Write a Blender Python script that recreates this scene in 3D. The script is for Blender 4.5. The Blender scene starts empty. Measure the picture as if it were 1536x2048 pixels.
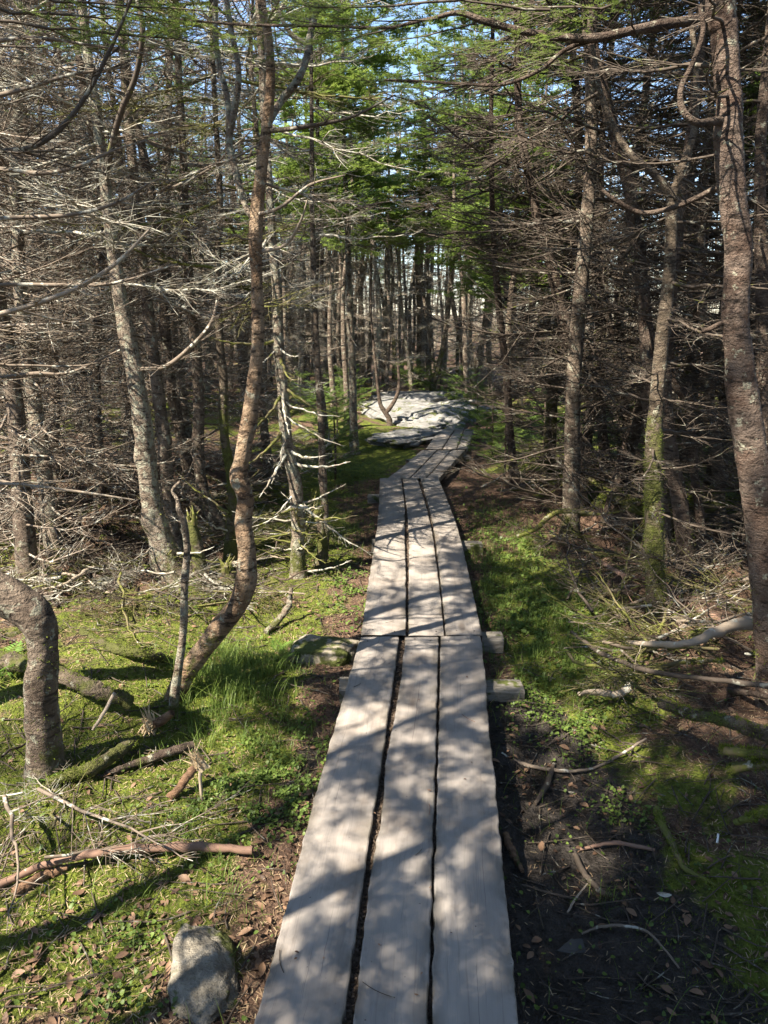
import bpy, math, random
import numpy as np
from mathutils import Vector, Matrix, Euler, noise

SC = bpy.context.scene
COL = SC.collection
# ------------------------------------------------------------------ camera, sky, sun, exposure
F = 1490.0; PITCH = math.radians(15.2); CH = 1.6
cam_d = bpy.data.cameras.new('camera'); cam = bpy.data.objects.new('camera', cam_d); COL.objects.link(cam)
cam.location = (0, 0, CH); cam.rotation_euler = (math.radians(90) - PITCH, 0, 0)
cam_d.sensor_fit = 'VERTICAL'; cam_d.sensor_height = 24.0; cam_d.lens = 24.0 * F / 2048
cam_d.clip_start = 0.05; cam_d.clip_end = 600
SC.camera = cam
SUN_EL = math.radians(50); SUN_DIR = Vector((-0.78, -0.62, 0)).normalized()   # horizontal direction towards the sun
SUNV = Vector((SUN_DIR.x * math.cos(SUN_EL), SUN_DIR.y * math.cos(SUN_EL), math.sin(SUN_EL)))
W = bpy.data.worlds.new('World'); SC.world = W; W.use_nodes = True
nt = W.node_tree; nt.nodes.clear()
sky = nt.nodes.new('ShaderNodeTexSky'); sky.sky_type = 'NISHITA'; sky.sun_disc = False
sky.sun_elevation = SUN_EL; sky.sun_rotation = math.atan2(SUN_DIR.x, SUN_DIR.y)
sky.altitude = 1200; sky.air_density = 1.0; sky.dust_density = 0.6; sky.ozone_density = 1.5
bg = nt.nodes.new('ShaderNodeBackground'); bg.inputs['Strength'].default_value = 0.095
wo = nt.nodes.new('ShaderNodeOutputWorld')
nt.links.new(sky.outputs[0], bg.inputs['Color']); nt.links.new(bg.outputs[0], wo.inputs['Surface'])
sd = bpy.data.lights.new('sun', 'SUN'); sd.energy = 5.0; sd.angle = math.radians(0.53); sd.color = (1.0, 0.90, 0.75)
so = bpy.data.objects.new('sun', sd); COL.objects.link(so); so.location = SUNV * 30
so.rotation_euler = SUNV.to_track_quat('Z', 'Y').to_euler()
SC.view_settings.view_transform = 'Standard'; SC.view_settings.look = 'None'
SC.view_settings.gamma = 1.0; SC.view_settings.use_curve_mapping = False
SC.view_settings.exposure = 2.1
SC.cycles.max_bounces = 7; SC.cycles.diffuse_bounces = 4; SC.cycles.use_denoising = True

# ------------------------------------------------------------------ pixel (1536x2048) -> place in the world
CP, SP = math.cos(PITCH), math.sin(PITCH)
def ray(px, py):
    a = (px - 768) / F; b = -(py - 1024) / F
    return Vector((a, CP + b * SP, -SP + b * CP))
def gp(px, py, z=0.0):
    r = ray(px, py); t = (z - CH) / r.z
    return Vector((r.x * t, r.y * t, z))
def at(px, py, D):
    r = ray(px, py); t = D / r.y
    return Vector((r.x * t, D, CH + r.z * t))
def pxm(py, D):                      # metres per pixel at world distance D
    r = ray(768, py); return (D / r.y) / F

rng = np.random.default_rng(7)
R = random.Random(11)
def U(a, b): return R.uniform(a, b)

# ------------------------------------------------------------------ mesh helpers
class Buf:
    def __init__(s): s.v = []; s.f = []; s.n = 0; s.m = []; s.t = []; s.uv = None
    def add(s, V, Fa, mat=0, tint=0.5):
        V = np.asarray(V, float).reshape(-1, 3); Fa = np.asarray(Fa, int)
        if len(V) == 0 or len(Fa) == 0: return s
        if Fa.shape[1] == 3: Fa = np.concatenate([Fa, -np.ones((len(Fa), 1), int)], 1)
        s.v.append(V); s.f.append(np.where(Fa >= 0, Fa + s.n, -1)); s.n += len(V)
        s.m.append(np.full(len(Fa), mat, int))
        tt = np.broadcast_to(np.asarray(tint, float), (len(V),)) if np.ndim(tint) == 0 else np.asarray(tint, float)
        s.t.append(tt); return s
    def merge(s, o, M=None, sc=1.0):
        for V, Fa, m, t in o.packed():
            if M is not None:
                Mn = np.array(M); V = V @ Mn[:3, :3].T + Mn[:3, 3]
            s.v.append(V); s.f.append(np.where(Fa >= 0, Fa + s.n, -1)); s.n += len(V); s.m.append(m); s.t.append(t)
        return s
    def packed(s):
        if not s.v: return []
        if len(s.v) > 1:
            s.v = [np.concatenate(s.v)]; s.f = [np.concatenate(s.f)]; s.m = [np.concatenate(s.m)]; s.t = [np.concatenate(s.t)]
        return [(s.v[0], s.f[0], s.m[0], s.t[0])]
    def mesh(s, name, mats, smooth=True, uv=None):
        (V, Fa, m, t), = s.packed()
        me = bpy.data.meshes.new(name)
        quad = Fa[:, 3] >= 0
        cnt = np.where(quad, 4, 3)
        flat = Fa.reshape(-1); loops = flat[flat >= 0]
        me.vertices.add(len(V)); me.vertices.foreach_set('co', V.astype(np.float32).reshape(-1))
        me.loops.add(len(loops)); me.loops.foreach_set('vertex_index', loops.astype(np.int32))
        me.polygons.add(len(Fa)); st = np.concatenate([[0], np.cumsum(cnt)[:-1]])
        me.polygons.foreach_set('loop_start', st.astype(np.int32))
        me.polygons.foreach_set('material_index', m.astype(np.int32))
        me.polygons.foreach_set('use_smooth', np.full(len(Fa), smooth, bool))
        a = me.attributes.new('tint', 'FLOAT', 'POINT'); a.data.foreach_set('value', t.astype(np.float32))
        if uv is not None:
            l = me.uv_layers.new(name='UVMap'); l.data.foreach_set('uv', uv[loops].astype(np.float32).reshape(-1))
        for x in (mats if isinstance(mats, (list, tuple)) else [mats]): me.materials.append(x)
        me.update(calc_edges=True); me.validate(); return me

def tubes(P, Rd, k=4, ref=(0, 0, 1), cap=False):
    """P (N,S,3) centre lines, Rd (N,S) radii -> verts, quads"""
    P = np.asarray(P, float); Rd = np.asarray(Rd, float)
    if P.ndim == 2: P = P[None]; Rd = Rd[None]
    if cap:
        P = np.concatenate([P[:, :1], P, P[:, -1:]], 1); Rd = np.concatenate([Rd[:, :1] * 0, Rd, Rd[:, -1:] * 0], 1)
    N, S, _ = P.shape
    T = np.gradient(P, axis=1)
    if cap: T[:, 0] = T[:, 1] = P[:, 2] - P[:, 1]; T[:, -1] = T[:, -2] = P[:, -2] - P[:, -3]
    T /= np.linalg.norm(T, axis=2, keepdims=True) + 1e-9
    ref = np.broadcast_to(np.asarray(ref, float), T.shape)
    A = np.cross(T, ref); A /= np.linalg.norm(A, axis=2, keepdims=True) + 1e-9
    B = np.cross(T, A)
    th = np.arange(k) * 2 * math.pi / k
    V = P[:, :, None] + Rd[:, :, None, None] * (A[:, :, None] * np.cos(th)[:, None] + B[:, :, None] * np.sin(th)[:, None])
    idx = np.arange(N * S * k).reshape(N, S, k)
    a = idx[:, :-1]; b = idx[:, 1:]
    q = np.stack([a, np.roll(a, -1, 2), np.roll(b, -1, 2), b], -1).reshape(-1, 4)
    return V.reshape(-1, 3), q

def spline(pts, n):
    """Catmull-Rom through rows of pts (any columns), n samples per span"""
    p = np.asarray(pts, float); p = np.vstack([2 * p[0] - p[1], p, 2 * p[-1] - p[-2]])
    out = []
    for i in range(1, len(p) - 2):
        t = np.linspace(0, 1, n, endpoint=False)[:, None]
        a, b, c, d = p[i - 1], p[i], p[i + 1], p[i + 2]
        out.append(0.5 * ((2 * b) + (-a + c) * t + (2 * a - 5 * b + 4 * c - d) * t ** 2 + (-a + 3 * b - 3 * c + d) * t ** 3))
    out.append(p[-2:-1]); return np.vstack(out)

def fbm(V, sc, oct=3, seed=0.0):
    return np.array([noise.fractal(Vector((x * sc + seed, y * sc, z * sc)), 1.0, 2.0, oct) for x, y, z in V])

def link(name, me, parent=None, loc=(0, 0, 0), rot=(0, 0, 0), sc=(1, 1, 1)):
    o = bpy.data.objects.new(name, me); COL.objects.link(o)
    if parent is not None: o.parent = parent
    o.location = loc; o.rotation_euler = rot; o.scale = sc if not isinstance(sc, (int, float)) else (sc, sc, sc)
    return o
def tag(o, label=None, cat=None, group=None, kind=None):
    if label: o['label'] = label
    if cat: o['category'] = cat
    if group: o['group'] = group
    if kind: o['kind'] = kind
    return o
def thing(name, loc, label, cat, group=None):
    return tag(link(name, None, None, loc), label, cat, group)

# ------------------------------------------------------------------ materials
def M(name):
    m = bpy.data.materials.new(name); m.use_nodes = True
    t = m.node_tree; t.nodes.clear()
    o = t.nodes.new('ShaderNodeOutputMaterial'); b = t.nodes.new('ShaderNodeBsdfPrincipled')
    t.links.new(b.outputs[0], o.inputs['Surface']); b.inputs['Specular IOR Level'].default_value = 0.25
    return m, t, b, o
class G:
    """small node-graph helper"""
    def __init__(s, t): s.t = t; s.L = t.links.new
    def n(s, ty, **k):
        x = s.t.nodes.new(ty)
        for a, v in k.items(): setattr(x, a, v)
        return x
    def set(s, inp, v):
        if hasattr(v, 'is_output'): s.L(v, inp)
        else: inp.default_value = v
    def noise(s, vec, scale, detail=4, rough=0.6, dist=0.0):
        x = s.n('ShaderNodeTexNoise'); s.set(x.inputs['Vector'], vec); x.inputs['Scale'].default_value = scale
        x.inputs['Detail'].default_value = detail; x.inputs['Roughness'].default_value = rough; x.inputs['Distortion'].default_value = dist
        return x.outputs['Fac']
    def ramp(s, f, a, b, lo=0.0, hi=1.0):
        x = s.n('ShaderNodeMapRange'); x.interpolation_type = 'SMOOTHSTEP'; s.set(x.inputs[0], f)
        for i, v in enumerate((a, b, lo, hi)): x.inputs[i + 1].default_value = v
        return x.outputs[0]
    def mix(s, f, a, b):
        x = s.n('ShaderNodeMix', data_type='RGBA'); s.set(x.inputs[0], f)
        for i, v in ((6, a), (7, b)):
            if not hasattr(v, 'is_output') and len(v) == 3: v = (*v, 1)
            s.set(x.inputs[i], v)
        return x.outputs[2]
    def math(s, op, a, b=0.0, clamp=False):
        x = s.n('ShaderNodeMath', operation=op, use_clamp=clamp); s.set(x.inputs[0], a); s.set(x.inputs[1], b); return x.outputs[0]
    def mapv(s, vec, scale):
        x = s.n('ShaderNodeMapping'); s.set(x.inputs[0], vec); x.inputs['Scale'].default_value = scale; return x.outputs[0]
    def bump(s, b, h, dist=0.01, strength=1.0):
        x = s.n('ShaderNodeBump'); s.set(x.inputs['Height'], h); x.inputs['Distance'].default_value = dist; x.inputs['Strength'].default_value = strength
        s.L(x.outputs[0], b.inputs['Normal'])
    def attr(s, name): return s.n('ShaderNodeAttribute', attribute_name=name).outputs['Fac']
    def objvec(s): return s.n('ShaderNodeTexCoord').outputs['Object']
    def wpos(s): return s.n('ShaderNodeNewGeometry').outputs['Position']
    def orand(s): return s.n('ShaderNodeObjectInfo').outputs['Random']

def bark(name, c1, c2, lichen=0.5, moss_top=0.6, dark=(0.035, 0.026, 0.02), ring=60, lich=(0.31, 0.305, 0.235)):
    m, t, b, o = M(name); g = G(t); v = g.wpos()
    n1 = g.noise(v, 9, 5); n2 = g.noise(g.mapv(v, (14, 14, ring)), 1.0, 3, 0.65)
    n3 = g.noise(v, 120, 3, 0.7)
    c = g.mix(g.ramp(n1, .38, .62), c1, c2)
    c = g.mix(g.ramp(n2, .52, .62, 0, .85), c, dark)
    c = g.mix(g.ramp(g.noise(v, 5, 5, .75, 1.5), .55, .62, 0, .55), c, c2)
    c = g.mix(g.ramp(g.noise(v, 22, 4, .7), 0.66 - 0.22 * lichen, 0.72 - 0.18 * lichen, 0, .85), c, lich)
    c = g.mix(g.ramp(n3, .55, .8, 0, .45), c, dark)
    sep = g.n('ShaderNodeSeparateXYZ'); g.L(v, sep.inputs[0])
    zz = g.ramp(sep.outputs[2], moss_top, moss_top - 1.1, 0, .75)
    mm = g.math('ADD', zz, g.math('MULTIPLY', g.math('SUBTRACT', g.noise(v, 7, 4, .7), 0.5), 2.6))
    mossc = g.mix(g.noise(v, 40, 3), (0.04, 0.045, 0.012), (0.125, 0.13, 0.035))
    c = g.mix(g.ramp(mm, .5, .9), c, mossc)
    g.L(c, b.inputs['Base Color']); b.inputs['Roughness'].default_value = 0.85
    h = g.math('ADD', g.math('MULTIPLY', n2, -.8), g.math('ADD', n3, g.math('MULTIPLY', g.noise(v, 45, 4), 1.2)))
    g.bump(b, h, 0.016, 1.0); return m
M_BARK = bark('fir_bark', (0.105, 0.078, 0.058), (0.19, 0.15, 0.115), 0.5, 0.75)
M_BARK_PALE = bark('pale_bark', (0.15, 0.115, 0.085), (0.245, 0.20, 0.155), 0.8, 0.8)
M_BARK_RED = bark('reddish_bark', (0.095, 0.062, 0.046), (0.165, 0.125, 0.10), 0.35, 0.45, ring=60)
M_BARK_BIRCH = bark('birch_bark', (0.18, 0.115, 0.07), (0.29, 0.21, 0.14), 0.35, 0.7, dark=(0.03, 0.018, 0.012), ring=50)
M_BARK_MOSSY = bark('mossy_bark', (0.085, 0.065, 0.045), (0.14, 0.11, 0.08), 0.4, 1.75)
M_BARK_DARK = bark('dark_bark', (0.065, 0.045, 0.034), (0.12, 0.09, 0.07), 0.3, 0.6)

def twigmat(name, c1, c2, li, moss=0.0, lic=(0.38, 0.375, 0.32)):
    m, t, b, o = M(name); g = G(t); v = g.wpos()
    c = g.mix(g.noise(v, 3.0, 2), c1, c2)
    c = g.mix(g.ramp(g.noise(v, 16, 3, .7), .64 - .2 * li, .70 - .2 * li, 0, .9), c, lic)
    if moss: c = g.mix(g.ramp(g.noise(v, 12, 4, .75), .62 - .2 * moss, .72 - .2 * moss), c, g.mix(g.noise(v, 60, 3), (0.05, 0.055, 0.012), (0.15, 0.155, 0.035)))
    g.L(c, b.inputs['Base Color']); b.inputs['Roughness'].default_value = 0.8; return m
M_TWIG = twigmat('dead_twig', (0.105, 0.078, 0.058), (0.20, 0.165, 0.13), 0.5)
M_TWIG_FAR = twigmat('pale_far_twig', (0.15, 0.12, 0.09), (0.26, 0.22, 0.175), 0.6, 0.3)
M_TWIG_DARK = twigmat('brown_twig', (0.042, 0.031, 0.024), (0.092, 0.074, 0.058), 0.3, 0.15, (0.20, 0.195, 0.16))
M_TWIG_LICHEN = twigmat('lichen_twig', (0.16, 0.13, 0.10), (0.29, 0.27, 0.22), 0.85, 0.3)
M_TWIG_MOSS = twigmat('mossy_twig', (0.11, 0.085, 0.06), (0.12, 0.11, 0.04), 0.2, 0.9)
M_STICK = twigmat('reddish_stick', (0.15, 0.088, 0.062), (0.24, 0.155, 0.115), 0.1)
M_TWIG_PALE = twigmat('bleached_stick', (0.24, 0.185, 0.135), (0.34, 0.29, 0.23), 0.3)

def leafmat(name, c1, c2, trans=0.3, rough=0.45, tr=None):
    m, t, b, o = M(name); g = G(t)
    c = g.mix(g.attr('tint'), c1, c2); g.L(c, b.inputs['Base Color']); b.inputs['Roughness'].default_value = rough
    tn = g.n('ShaderNodeBsdfTranslucent'); g.L(c, tn.inputs['Color'])
    mx = g.n('ShaderNodeMixShader'); mx.inputs[0].default_value = trans
    g.L(b.outputs[0], mx.inputs[1]); g.L(tn.outputs[0], mx.inputs[2]); g.L(mx.outputs[0], o.inputs['Surface']); return m
M_NEEDLE = leafmat('fir_needles', (0.07, 0.14, 0.035), (0.26, 0.34, 0.075), 0.45)
M_NEEDLE_Y = leafmat('yellowing_needles', (0.10, 0.13, 0.03), (0.22, 0.20, 0.05), 0.25)
M_GRASS = leafmat('grass_blade', (0.06, 0.115, 0.022), (0.20, 0.27, 0.06), 0.4)
M_HERB = leafmat('herb_leaf', (0.05, 0.09, 0.02), (0.15, 0.21, 0.045), 0.3)
M_MOSSF = leafmat('moss_fibre', (0.07, 0.10, 0.013), (0.23, 0.29, 0.035), 0.35, 0.8)
M_FERN = leafmat('fern_leaf', (0.07, 0.15, 0.025), (0.16, 0.27, 0.05), 0.4)
M_DEADLEAF = leafmat('dead_leaf', (0.045, 0.024, 0.016), (0.24, 0.15, 0.095), 0.12, 0.6)
M_STRAW = leafmat('dead_grass', (0.20, 0.13, 0.08), (0.40, 0.32, 0.20), 0.1, 0.7)

def m_plank():
    m, t, b, o = M('weathered_plank'); g = G(t)
    uv = g.n('ShaderNodeUVMap').outputs[0]
    r = g.orand()
    off = g.n('ShaderNodeCombineXYZ'); g.L(g.math('MULTIPLY', r, 37.0), off.inputs[0]); g.L(g.math('MULTIPLY', r, 91.0), off.inputs[1])
    va = g.n('ShaderNodeVectorMath', operation='ADD'); g.L(uv, va.inputs[0]); g.L(off.outputs[0], va.inputs[1]); v = va.outputs[0]
    big = g.noise(g.mapv(v, (7, 1.6, 1)), 1, 4)
    grain = g.noise(g.mapv(v, (130, 3.2, 1)), 1, 4, .6, 0.8)
    fine = g.noise(g.mapv(v, (520, 10, 1)), 1, 2, .6)
    c = g.mix(g.ramp(big, .3, .7), (0.215, 0.192, 0.172), (0.295, 0.268, 0.242))
    c = g.mix(g.ramp(grain, .52, .72, 0, .42), c, (0.15, 0.13, 0.115))
    c = g.mix(g.ramp(fine,   .55, .8, 0, .3), c, (0.14, 0.122, 0.112))
    # stains and scattered dirt specks
    c = g.mix(g.ramp(g.noise(g.mapv(v, (9, 5, 1)), 1, 5, .7), .62, .74, 0, .5), c, (0.17, 0.145, 0.125))
    c = g.mix(g.ramp(g.noise(v, 60, 2, .5), .73, .78, 0, .8), c, (0.07, 0.055, 0.045))
    c = g.mix(g.ramp(g.noise(g.mapv(v, (260, 1.1, 1)), 1, 2, .5), .70, .73, 0, .8), c, (0.06, 0.05, 0.042))
    kn = g.n('ShaderNodeTexVoronoi', feature='F1'); g.L(g.mapv(v, (5.5, 1.6, 1)), kn.inputs['Vector']); kn.inputs['Scale'].default_value = 1.0
    c = g.mix(g.ramp(kn.outputs['Distance'], .13, .05, 0, .6), c, (0.10, 0.075, 0.055))
    c = g.mix(g.ramp(g.noise(v, 3.5, 5, .75), .5, .62, 0, .35), c, (0.17, 0.135, 0.105))
    ed = g.n('ShaderNodeAttribute', attribute_name='tint').outputs['Fac']
    c = g.mix(g.math('MULTIPLY', ed, g.ramp(g.noise(g.mapv(v, (9, 6, 1)), 1, 4), .42, .56)), c, (0.075, 0.066, 0.050))
    g.L(c, b.inputs['Base Color']); b.inputs['Roughness'].default_value = 0.68
    g.bump(b, g.math('ADD', g.math('MULTIPLY', grain, -1.0), g.math('MULTIPLY', fine, -.5)), 0.0015, .6); return m
M_PLANK = m_plank()
def simple(name, c1, c2, scale=12, rough=.8, bumpd=0.004, moss=0.0, mossc=(0.065, 0.075, 0.02), streak=(1, 1, 1), spec=.25):
    m, t, b, o = M(name); g = G(t); v = g.wpos()
    n = g.noise(g.mapv(v, streak), scale, 5, .65)
    c = g.mix(g.ramp(n, .3, .7), c1, c2)
    c = g.mix(g.ramp(g.noise(v, scale * 8, 3, .7), .55, .8, 0, .4), c, tuple(x * .35 for x in c1))
    if moss: c = g.mix(g.ramp(g.noise(v, 5, 4, .7), .65 - .3 * moss, .72 - .3 * moss), c, mossc)
    g.L(c, b.inputs['Base Color']); b.inputs['Roughness'].default_value = rough; b.inputs['Specular IOR Level'].default_value = spec
    g.bump(b, g.math('ADD', n, g.math('MULTIPLY', g.noise(v, scale * 6, 4), .5)), bumpd); return m
M_STONE = simple('field_stone', (0.13, 0.115, 0.09), (0.27, 0.245, 0.20), 9, .9, .03, .5, streak=(1, 2.2, 3))
M_STONE2 = simple('mossy_flat_stone', (0.18, 0.155, 0.12), (0.30, 0.27, 0.21), 9, .9, .015, .75)
M_GRANITE = simple('pale_granite', (0.12, 0.118, 0.114), (0.24, 0.235, 0.225), 4.2, .85, .04, .3, streak=(1, 1.3, 3))
M_SLEEPER = simple('sleeper_wood', (0.12, 0.108, 0.09), (0.21, 0.195, 0.17), 5, .85, .006, .3, streak=(2, 14, 14))
M_MUDDY = simple('muddy_timber', (0.035, 0.034, 0.034), (0.075, 0.073, 0.070), 9, .6, .004, 0)
M_SPLINTER = simple('split_wood', (0.46, 0.34, 0.20), (0.62, 0.50, 0.33), 30, .8, .003, streak=(8, 8, 1))
M_ROT = simple('rotten_wood', (0.09, 0.048, 0.028), (0.21, 0.13, 0.08), 12, .9, .01, .3, streak=(1, 5, 5))
M_NAIL = simple('rusty_nail', (0.05, 0.035, 0.03), (0.08, 0.06, 0.05), 80, .6, .0005)
M_SOIL = simple('dark_crumbs', (0.05, 0.035, 0.025), (0.16, 0.12, 0.09), 90, .95, .004)
M_WHITE = simple('white_paper', (0.75, 0.74, 0.72), (0.8, 0.8, 0.78), 40, .7, .0003)

def m_ground():
    m, t, b, o = M('forest_floor'); g = G(t); v = g.wpos()
    moss = g.attr('moss'); mud = g.attr('mud')
    n1 = g.noise(v, 3.2, 6, .65); n2 = g.noise(v, 26, 5, .7); n3 = g.noise(v, 160, 4, .7)
    vo = g.n('ShaderNodeTexVoronoi', feature='F1'); g.L(v, vo.inputs['Vector']); vo.inputs['Scale'].default_value = 85
    litter = g.mix(g.ramp(n2, .35, .65), (0.085, 0.05, 0.033), (0.20, 0.125, 0.085))
    litter = g.mix(g.ramp(n3, .5, .75, 0, .8), litter, (0.30, 0.21, 0.15))
    litter = g.mix(g.ramp(g.noise(v, 300, 2), .5, .7, 0, .7), litter, (0.03, 0.02, 0.015))
    mossc = g.mix(g.ramp(n2, .3, .7), (0.055, 0.070, 0.012), (0.18, 0.22, 0.028))
    mossc = g.mix(g.ramp(n3, .5, .75, 0, .6), mossc, (0.20, 0.20, 0.05))
    mk = g.ramp(g.math('ADD', moss, g.math('MULTIPLY', g.math('SUBTRACT', n1, .5), 1.5)), .42, .58)
    mk = g.math('MULTIPLY', mk, g.ramp(n2, .28, .42))
    c = g.mix(mk, litter, mossc)
    mudc = g.mix(g.ramp(n2, .3, .7), (0.022, 0.019, 0.017), (0.085, 0.072, 0.062))
    mudk = g.ramp(g.math('ADD', mud, g.math('MULTIPLY', g.math('SUBTRACT', g.noise(v, 7, 5, .7), .5), 1.2)), .42, .6)
    c = g.mix(mudk, c, mudc)
    g.L(c, b.inputs['Base Color'])
    g.L(g.ramp(g.math('MULTIPLY', mudk, g.ramp(n2, .62, .4)), 0, 1, .92, .42), b.inputs['Roughness'])
    h = g.math('ADD', g.math('MULTIPLY', n2, 1.4), g.math('ADD', g.math('MULTIPLY', n3, .6), g.math('MULTIPLY', vo.outputs['Distance'], .5)))
    g.bump(b, h, 0.03, 1.0); return m
M_GROUND = m_ground()

# ------------------------------------------------------------------ path layout
SEC = [  # each section: stations of [left edge, left gap (l,r), right gap (l,r), right edge] in photograph pixels
  [((508, 2050), (684, 2050), (706, 2050), (855, 2050), (863, 2050), (1036, 2050)),
   ((549, 1900), (706, 1900), (724, 1900), (860, 1900), (867, 1900), (1023, 1900)),
   ((590, 1745), (728, 1745), (742, 1745), (864, 1745), (869, 1745), (1008, 1745)),
   ((621, 1625), (747, 1625), (763, 1625), (867, 1625), (874, 1625), (996, 1625)),
   ((650, 1520), (764, 1520), (773, 1520), (871, 1520), (876, 1520), (985, 1520)),
   ((676, 1430), (776, 1430), (790, 1430), (873, 1430), (879, 1430), (976, 1430)),
   ((699, 1350), (788, 1350), (802, 1350), (875, 1350), (880, 1350), (970, 1350)),
   ((721, 1272), (798, 1272), (811, 1272), (877, 1272), (881, 1272), (962, 1272))],
  [((722, 1270), (812, 1270), (817, 1270), (889, 1270), (893, 1270), (965, 1270)),
   ((733, 1188), (812, 1188), (817, 1188), (881, 1188), (884, 1188), (947, 1188)),
   ((743, 1125), (811, 1125), (818, 1125), (873, 1125), (877, 1125), (933, 1125)),
   ((753, 1060), (809, 1060), (817, 1060), (864, 1060), (868, 1060), (917, 1060)),
   ((758, 1009), (809, 1009), (813, 1009), (852, 1009), (857, 1009), (899, 1009)),
   ((760, 955), (802, 955), (805, 955), (835, 955), (841, 955), (877, 955))],
  [((774, 954), (818, 954), (820, 954), (850, 954), (852, 954), (878, 954)),
   ((806, 930), (842, 930), (844, 930), (873, 930), (875, 930), (900, 930)),
   ((843, 898), (873, 898), (875, 898), (901, 898), (903, 898), (930, 898))],
  [((851, 897), (883, 897), (885, 897), (912, 897), (914, 897), (933, 897)),
   ((866, 876), (896, 876), (898, 876), (920, 876), (922, 876), (941, 876)),
   ((880, 857), (909, 857), (911, 857), (927, 857), (929, 857), (948, 857))],
]
SECW = [[[gp(*p) for p in st] for st in s] for s in SEC]
# carry the first section on under the camera
e = [a + (a - b) * 1.6 for a, b in zip(SECW[0][0], SECW[0][1])]; SECW[0].insert(0, e)
PC = [((st[0] + st[5]) / 2) for s in SECW for st in s]
PCy = np.array([p.y for p in PC]); PCx = np.array([p.x for p in PC])
def path_x(y): return np.interp(y, PCy, PCx)
def path_d(x, y): return abs(x - path_x(y)) if y < 10.6 else math.hypot(x - PCx[-1], y - 10.6) + 0.2

# ------------------------------------------------------------------ ground
def sstep(a, b, x): t = np.clip((x - a) / (b - a), 0, 1); return t * t * (3 - 2 * t)
def blob(x, y, cx, cy, rx, ry): return np.exp(-(((x - cx) / rx) ** 2 + ((y - cy) / ry) ** 2))
def gbase(x, y):
    z = -0.13 + 0 * x
    d = x - path_x(np.minimum(y, 10.6))
    z = z - 0.05 * blob(d, y, 0.62, 1.9, .35, 1.0)                       # mud hollow
    z = z + 0.05 * sstep(.5, 1.6, np.abs(d))
    z = z + 0.22 * blob(x, y, -3.2, 7.2, 1.6, 1.6) + 0.10 * blob(x, y, -1.7, 3.2, .7, .6)
    z = z + 0.13 * blob(x, y, 0.25, 10.2, 0.5, 0.7) + .10 * sstep(11, 15, y)
    z = z + 0.10 * blob(x, y, 1.6, 3.0, .6, 1.0)
    z = z + 0.06 * np.sin(x * 1.7 + 1.3) * np.sin(y * 1.3 + .4) * sstep(.5, 1.5, np.abs(d))
    return z
def hum(x, y): return .035 + .10 * float(sstep(.75, 1.5, abs(x - path_x(min(y, 10.6))))) * float(sstep(3.2, 4.6, y) if x < 0 else 1)
def ghz(x, y):
    n = noise.fractal(Vector((x * 2.2, y * 2.2, 3.3)), 1.0, 2.0, 4) * hum(x, y) + noise.fractal(Vector((x * 11, y * 11, 9.1)), 1.0, 2.0, 3) * 0.010
    return float(gbase(np.float64(x), np.float64(y))) + n
def axis(fine0, fine1, step, far, grow=1.22):
    a = list(np.arange(fine0, fine1, step)); s = step
    lo = [fine0]; 
    while lo[-1] > -far: s *= grow; lo.append(lo[-1] - s)
    s = step; hi = [a[-1]]
    while hi[-1] < far: s *= grow; hi.append(hi[-1] + s)
    return np.array(lo[::-1][:-1] + a + hi[1:])
gx = axis(-3.2, 3.0, 0.03, 220); gy = axis(0.6, 8.0, 0.03, 220)
GX, GY = np.meshgrid(gx, gy)
X = GX.ravel(); Y = GY.ravel()
near = (np.abs(X) < 9) & (Y > -3) & (Y < 16)
Z = gbase(X, Y)
Z[near] += np.array([noise.fractal(Vector((x * 2.2, y * 2.2, 3.3)), 1.0, 2.0, 4) * hum(x, y) + noise.fractal(Vector((x * 11, y * 11, 9.1)), 1.0, 2.0, 3) * 0.010 for x, y in zip(X[near], Y[near])])
gb = Buf(); ni, nj = len(gy), len(gx); idx = np.arange(ni * nj).reshape(ni, nj)
gb.add(np.stack([X, Y, Z], 1), np.stack([idx[:-1, :-1], idx[:-1, 1:], idx[1:, 1:], idx[1:, :-1]], -1).reshape(-1, 4))
gme = gb.mesh('ground', M_GROUND)
def moss_mask(x, y):
    d = x - path_x(np.minimum(y, 10.6))
    m = 0.33 - .28 * blob(x, y, -.9, 1.35, .8, .28) + .2 * sstep(8, 11, y) - .15 * sstep(13, 16, y)
    m += .55 * blob(x, y, -1.0, 2.9, .65, 1.1) + .5 * blob(x, y, -.9, 1.7, .5, .7) + .6 * blob(x, y, -.75, 5.6, .5, 1.6)
    m += .25 * blob(x, y, -2.3, 4.8, 1.2, 1.1) - .35 * blob(x, y, -1.6, 5.0, .8, .7) + .6 * blob(x, y, -.3, 8.6, .8, 1.2) + .6 * blob(x, y, .95, 3.8, .4, 1.4)
    m += .5 * blob(x, y, 2.6, 8, 1.5, 2) + .35 * blob(x, y, 1.05, 1.75, .3, .35)
    m -= .45 * blob(d, y, 0, 3, .42, 30) + .25 * blob(x, y, 1.7, 3.2, .6, 1.2) + .3 * blob(x, y, 1.2, 7, .5, 1)
    return m
def mud_mask(x, y):
    d = x - path_x(np.minimum(y, 10.6))
    m = .95 * blob(d, y, .62, 1.75, .36, .95) + .75 * blob(d, y, .48, 2.7, .2, .6) + .5 * blob(d, y, -.42, 2.5, .12, .5) + .55 * blob(d, y, 0.9, 1.2, .7, .35)
    m += .5 * blob(d, y, .0, 4, .33, 5)
    return m
for nm, fn in (('moss', moss_mask), ('mud', mud_mask)):
    a = gme.attributes.new(nm, 'FLOAT', 'POINT'); a.data.foreach_set('value', fn(X, Y).astype(np.float32))
tag(link('ground', gme), 'uneven forest floor of moss, needle litter and dark mud', kind='structure')

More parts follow.
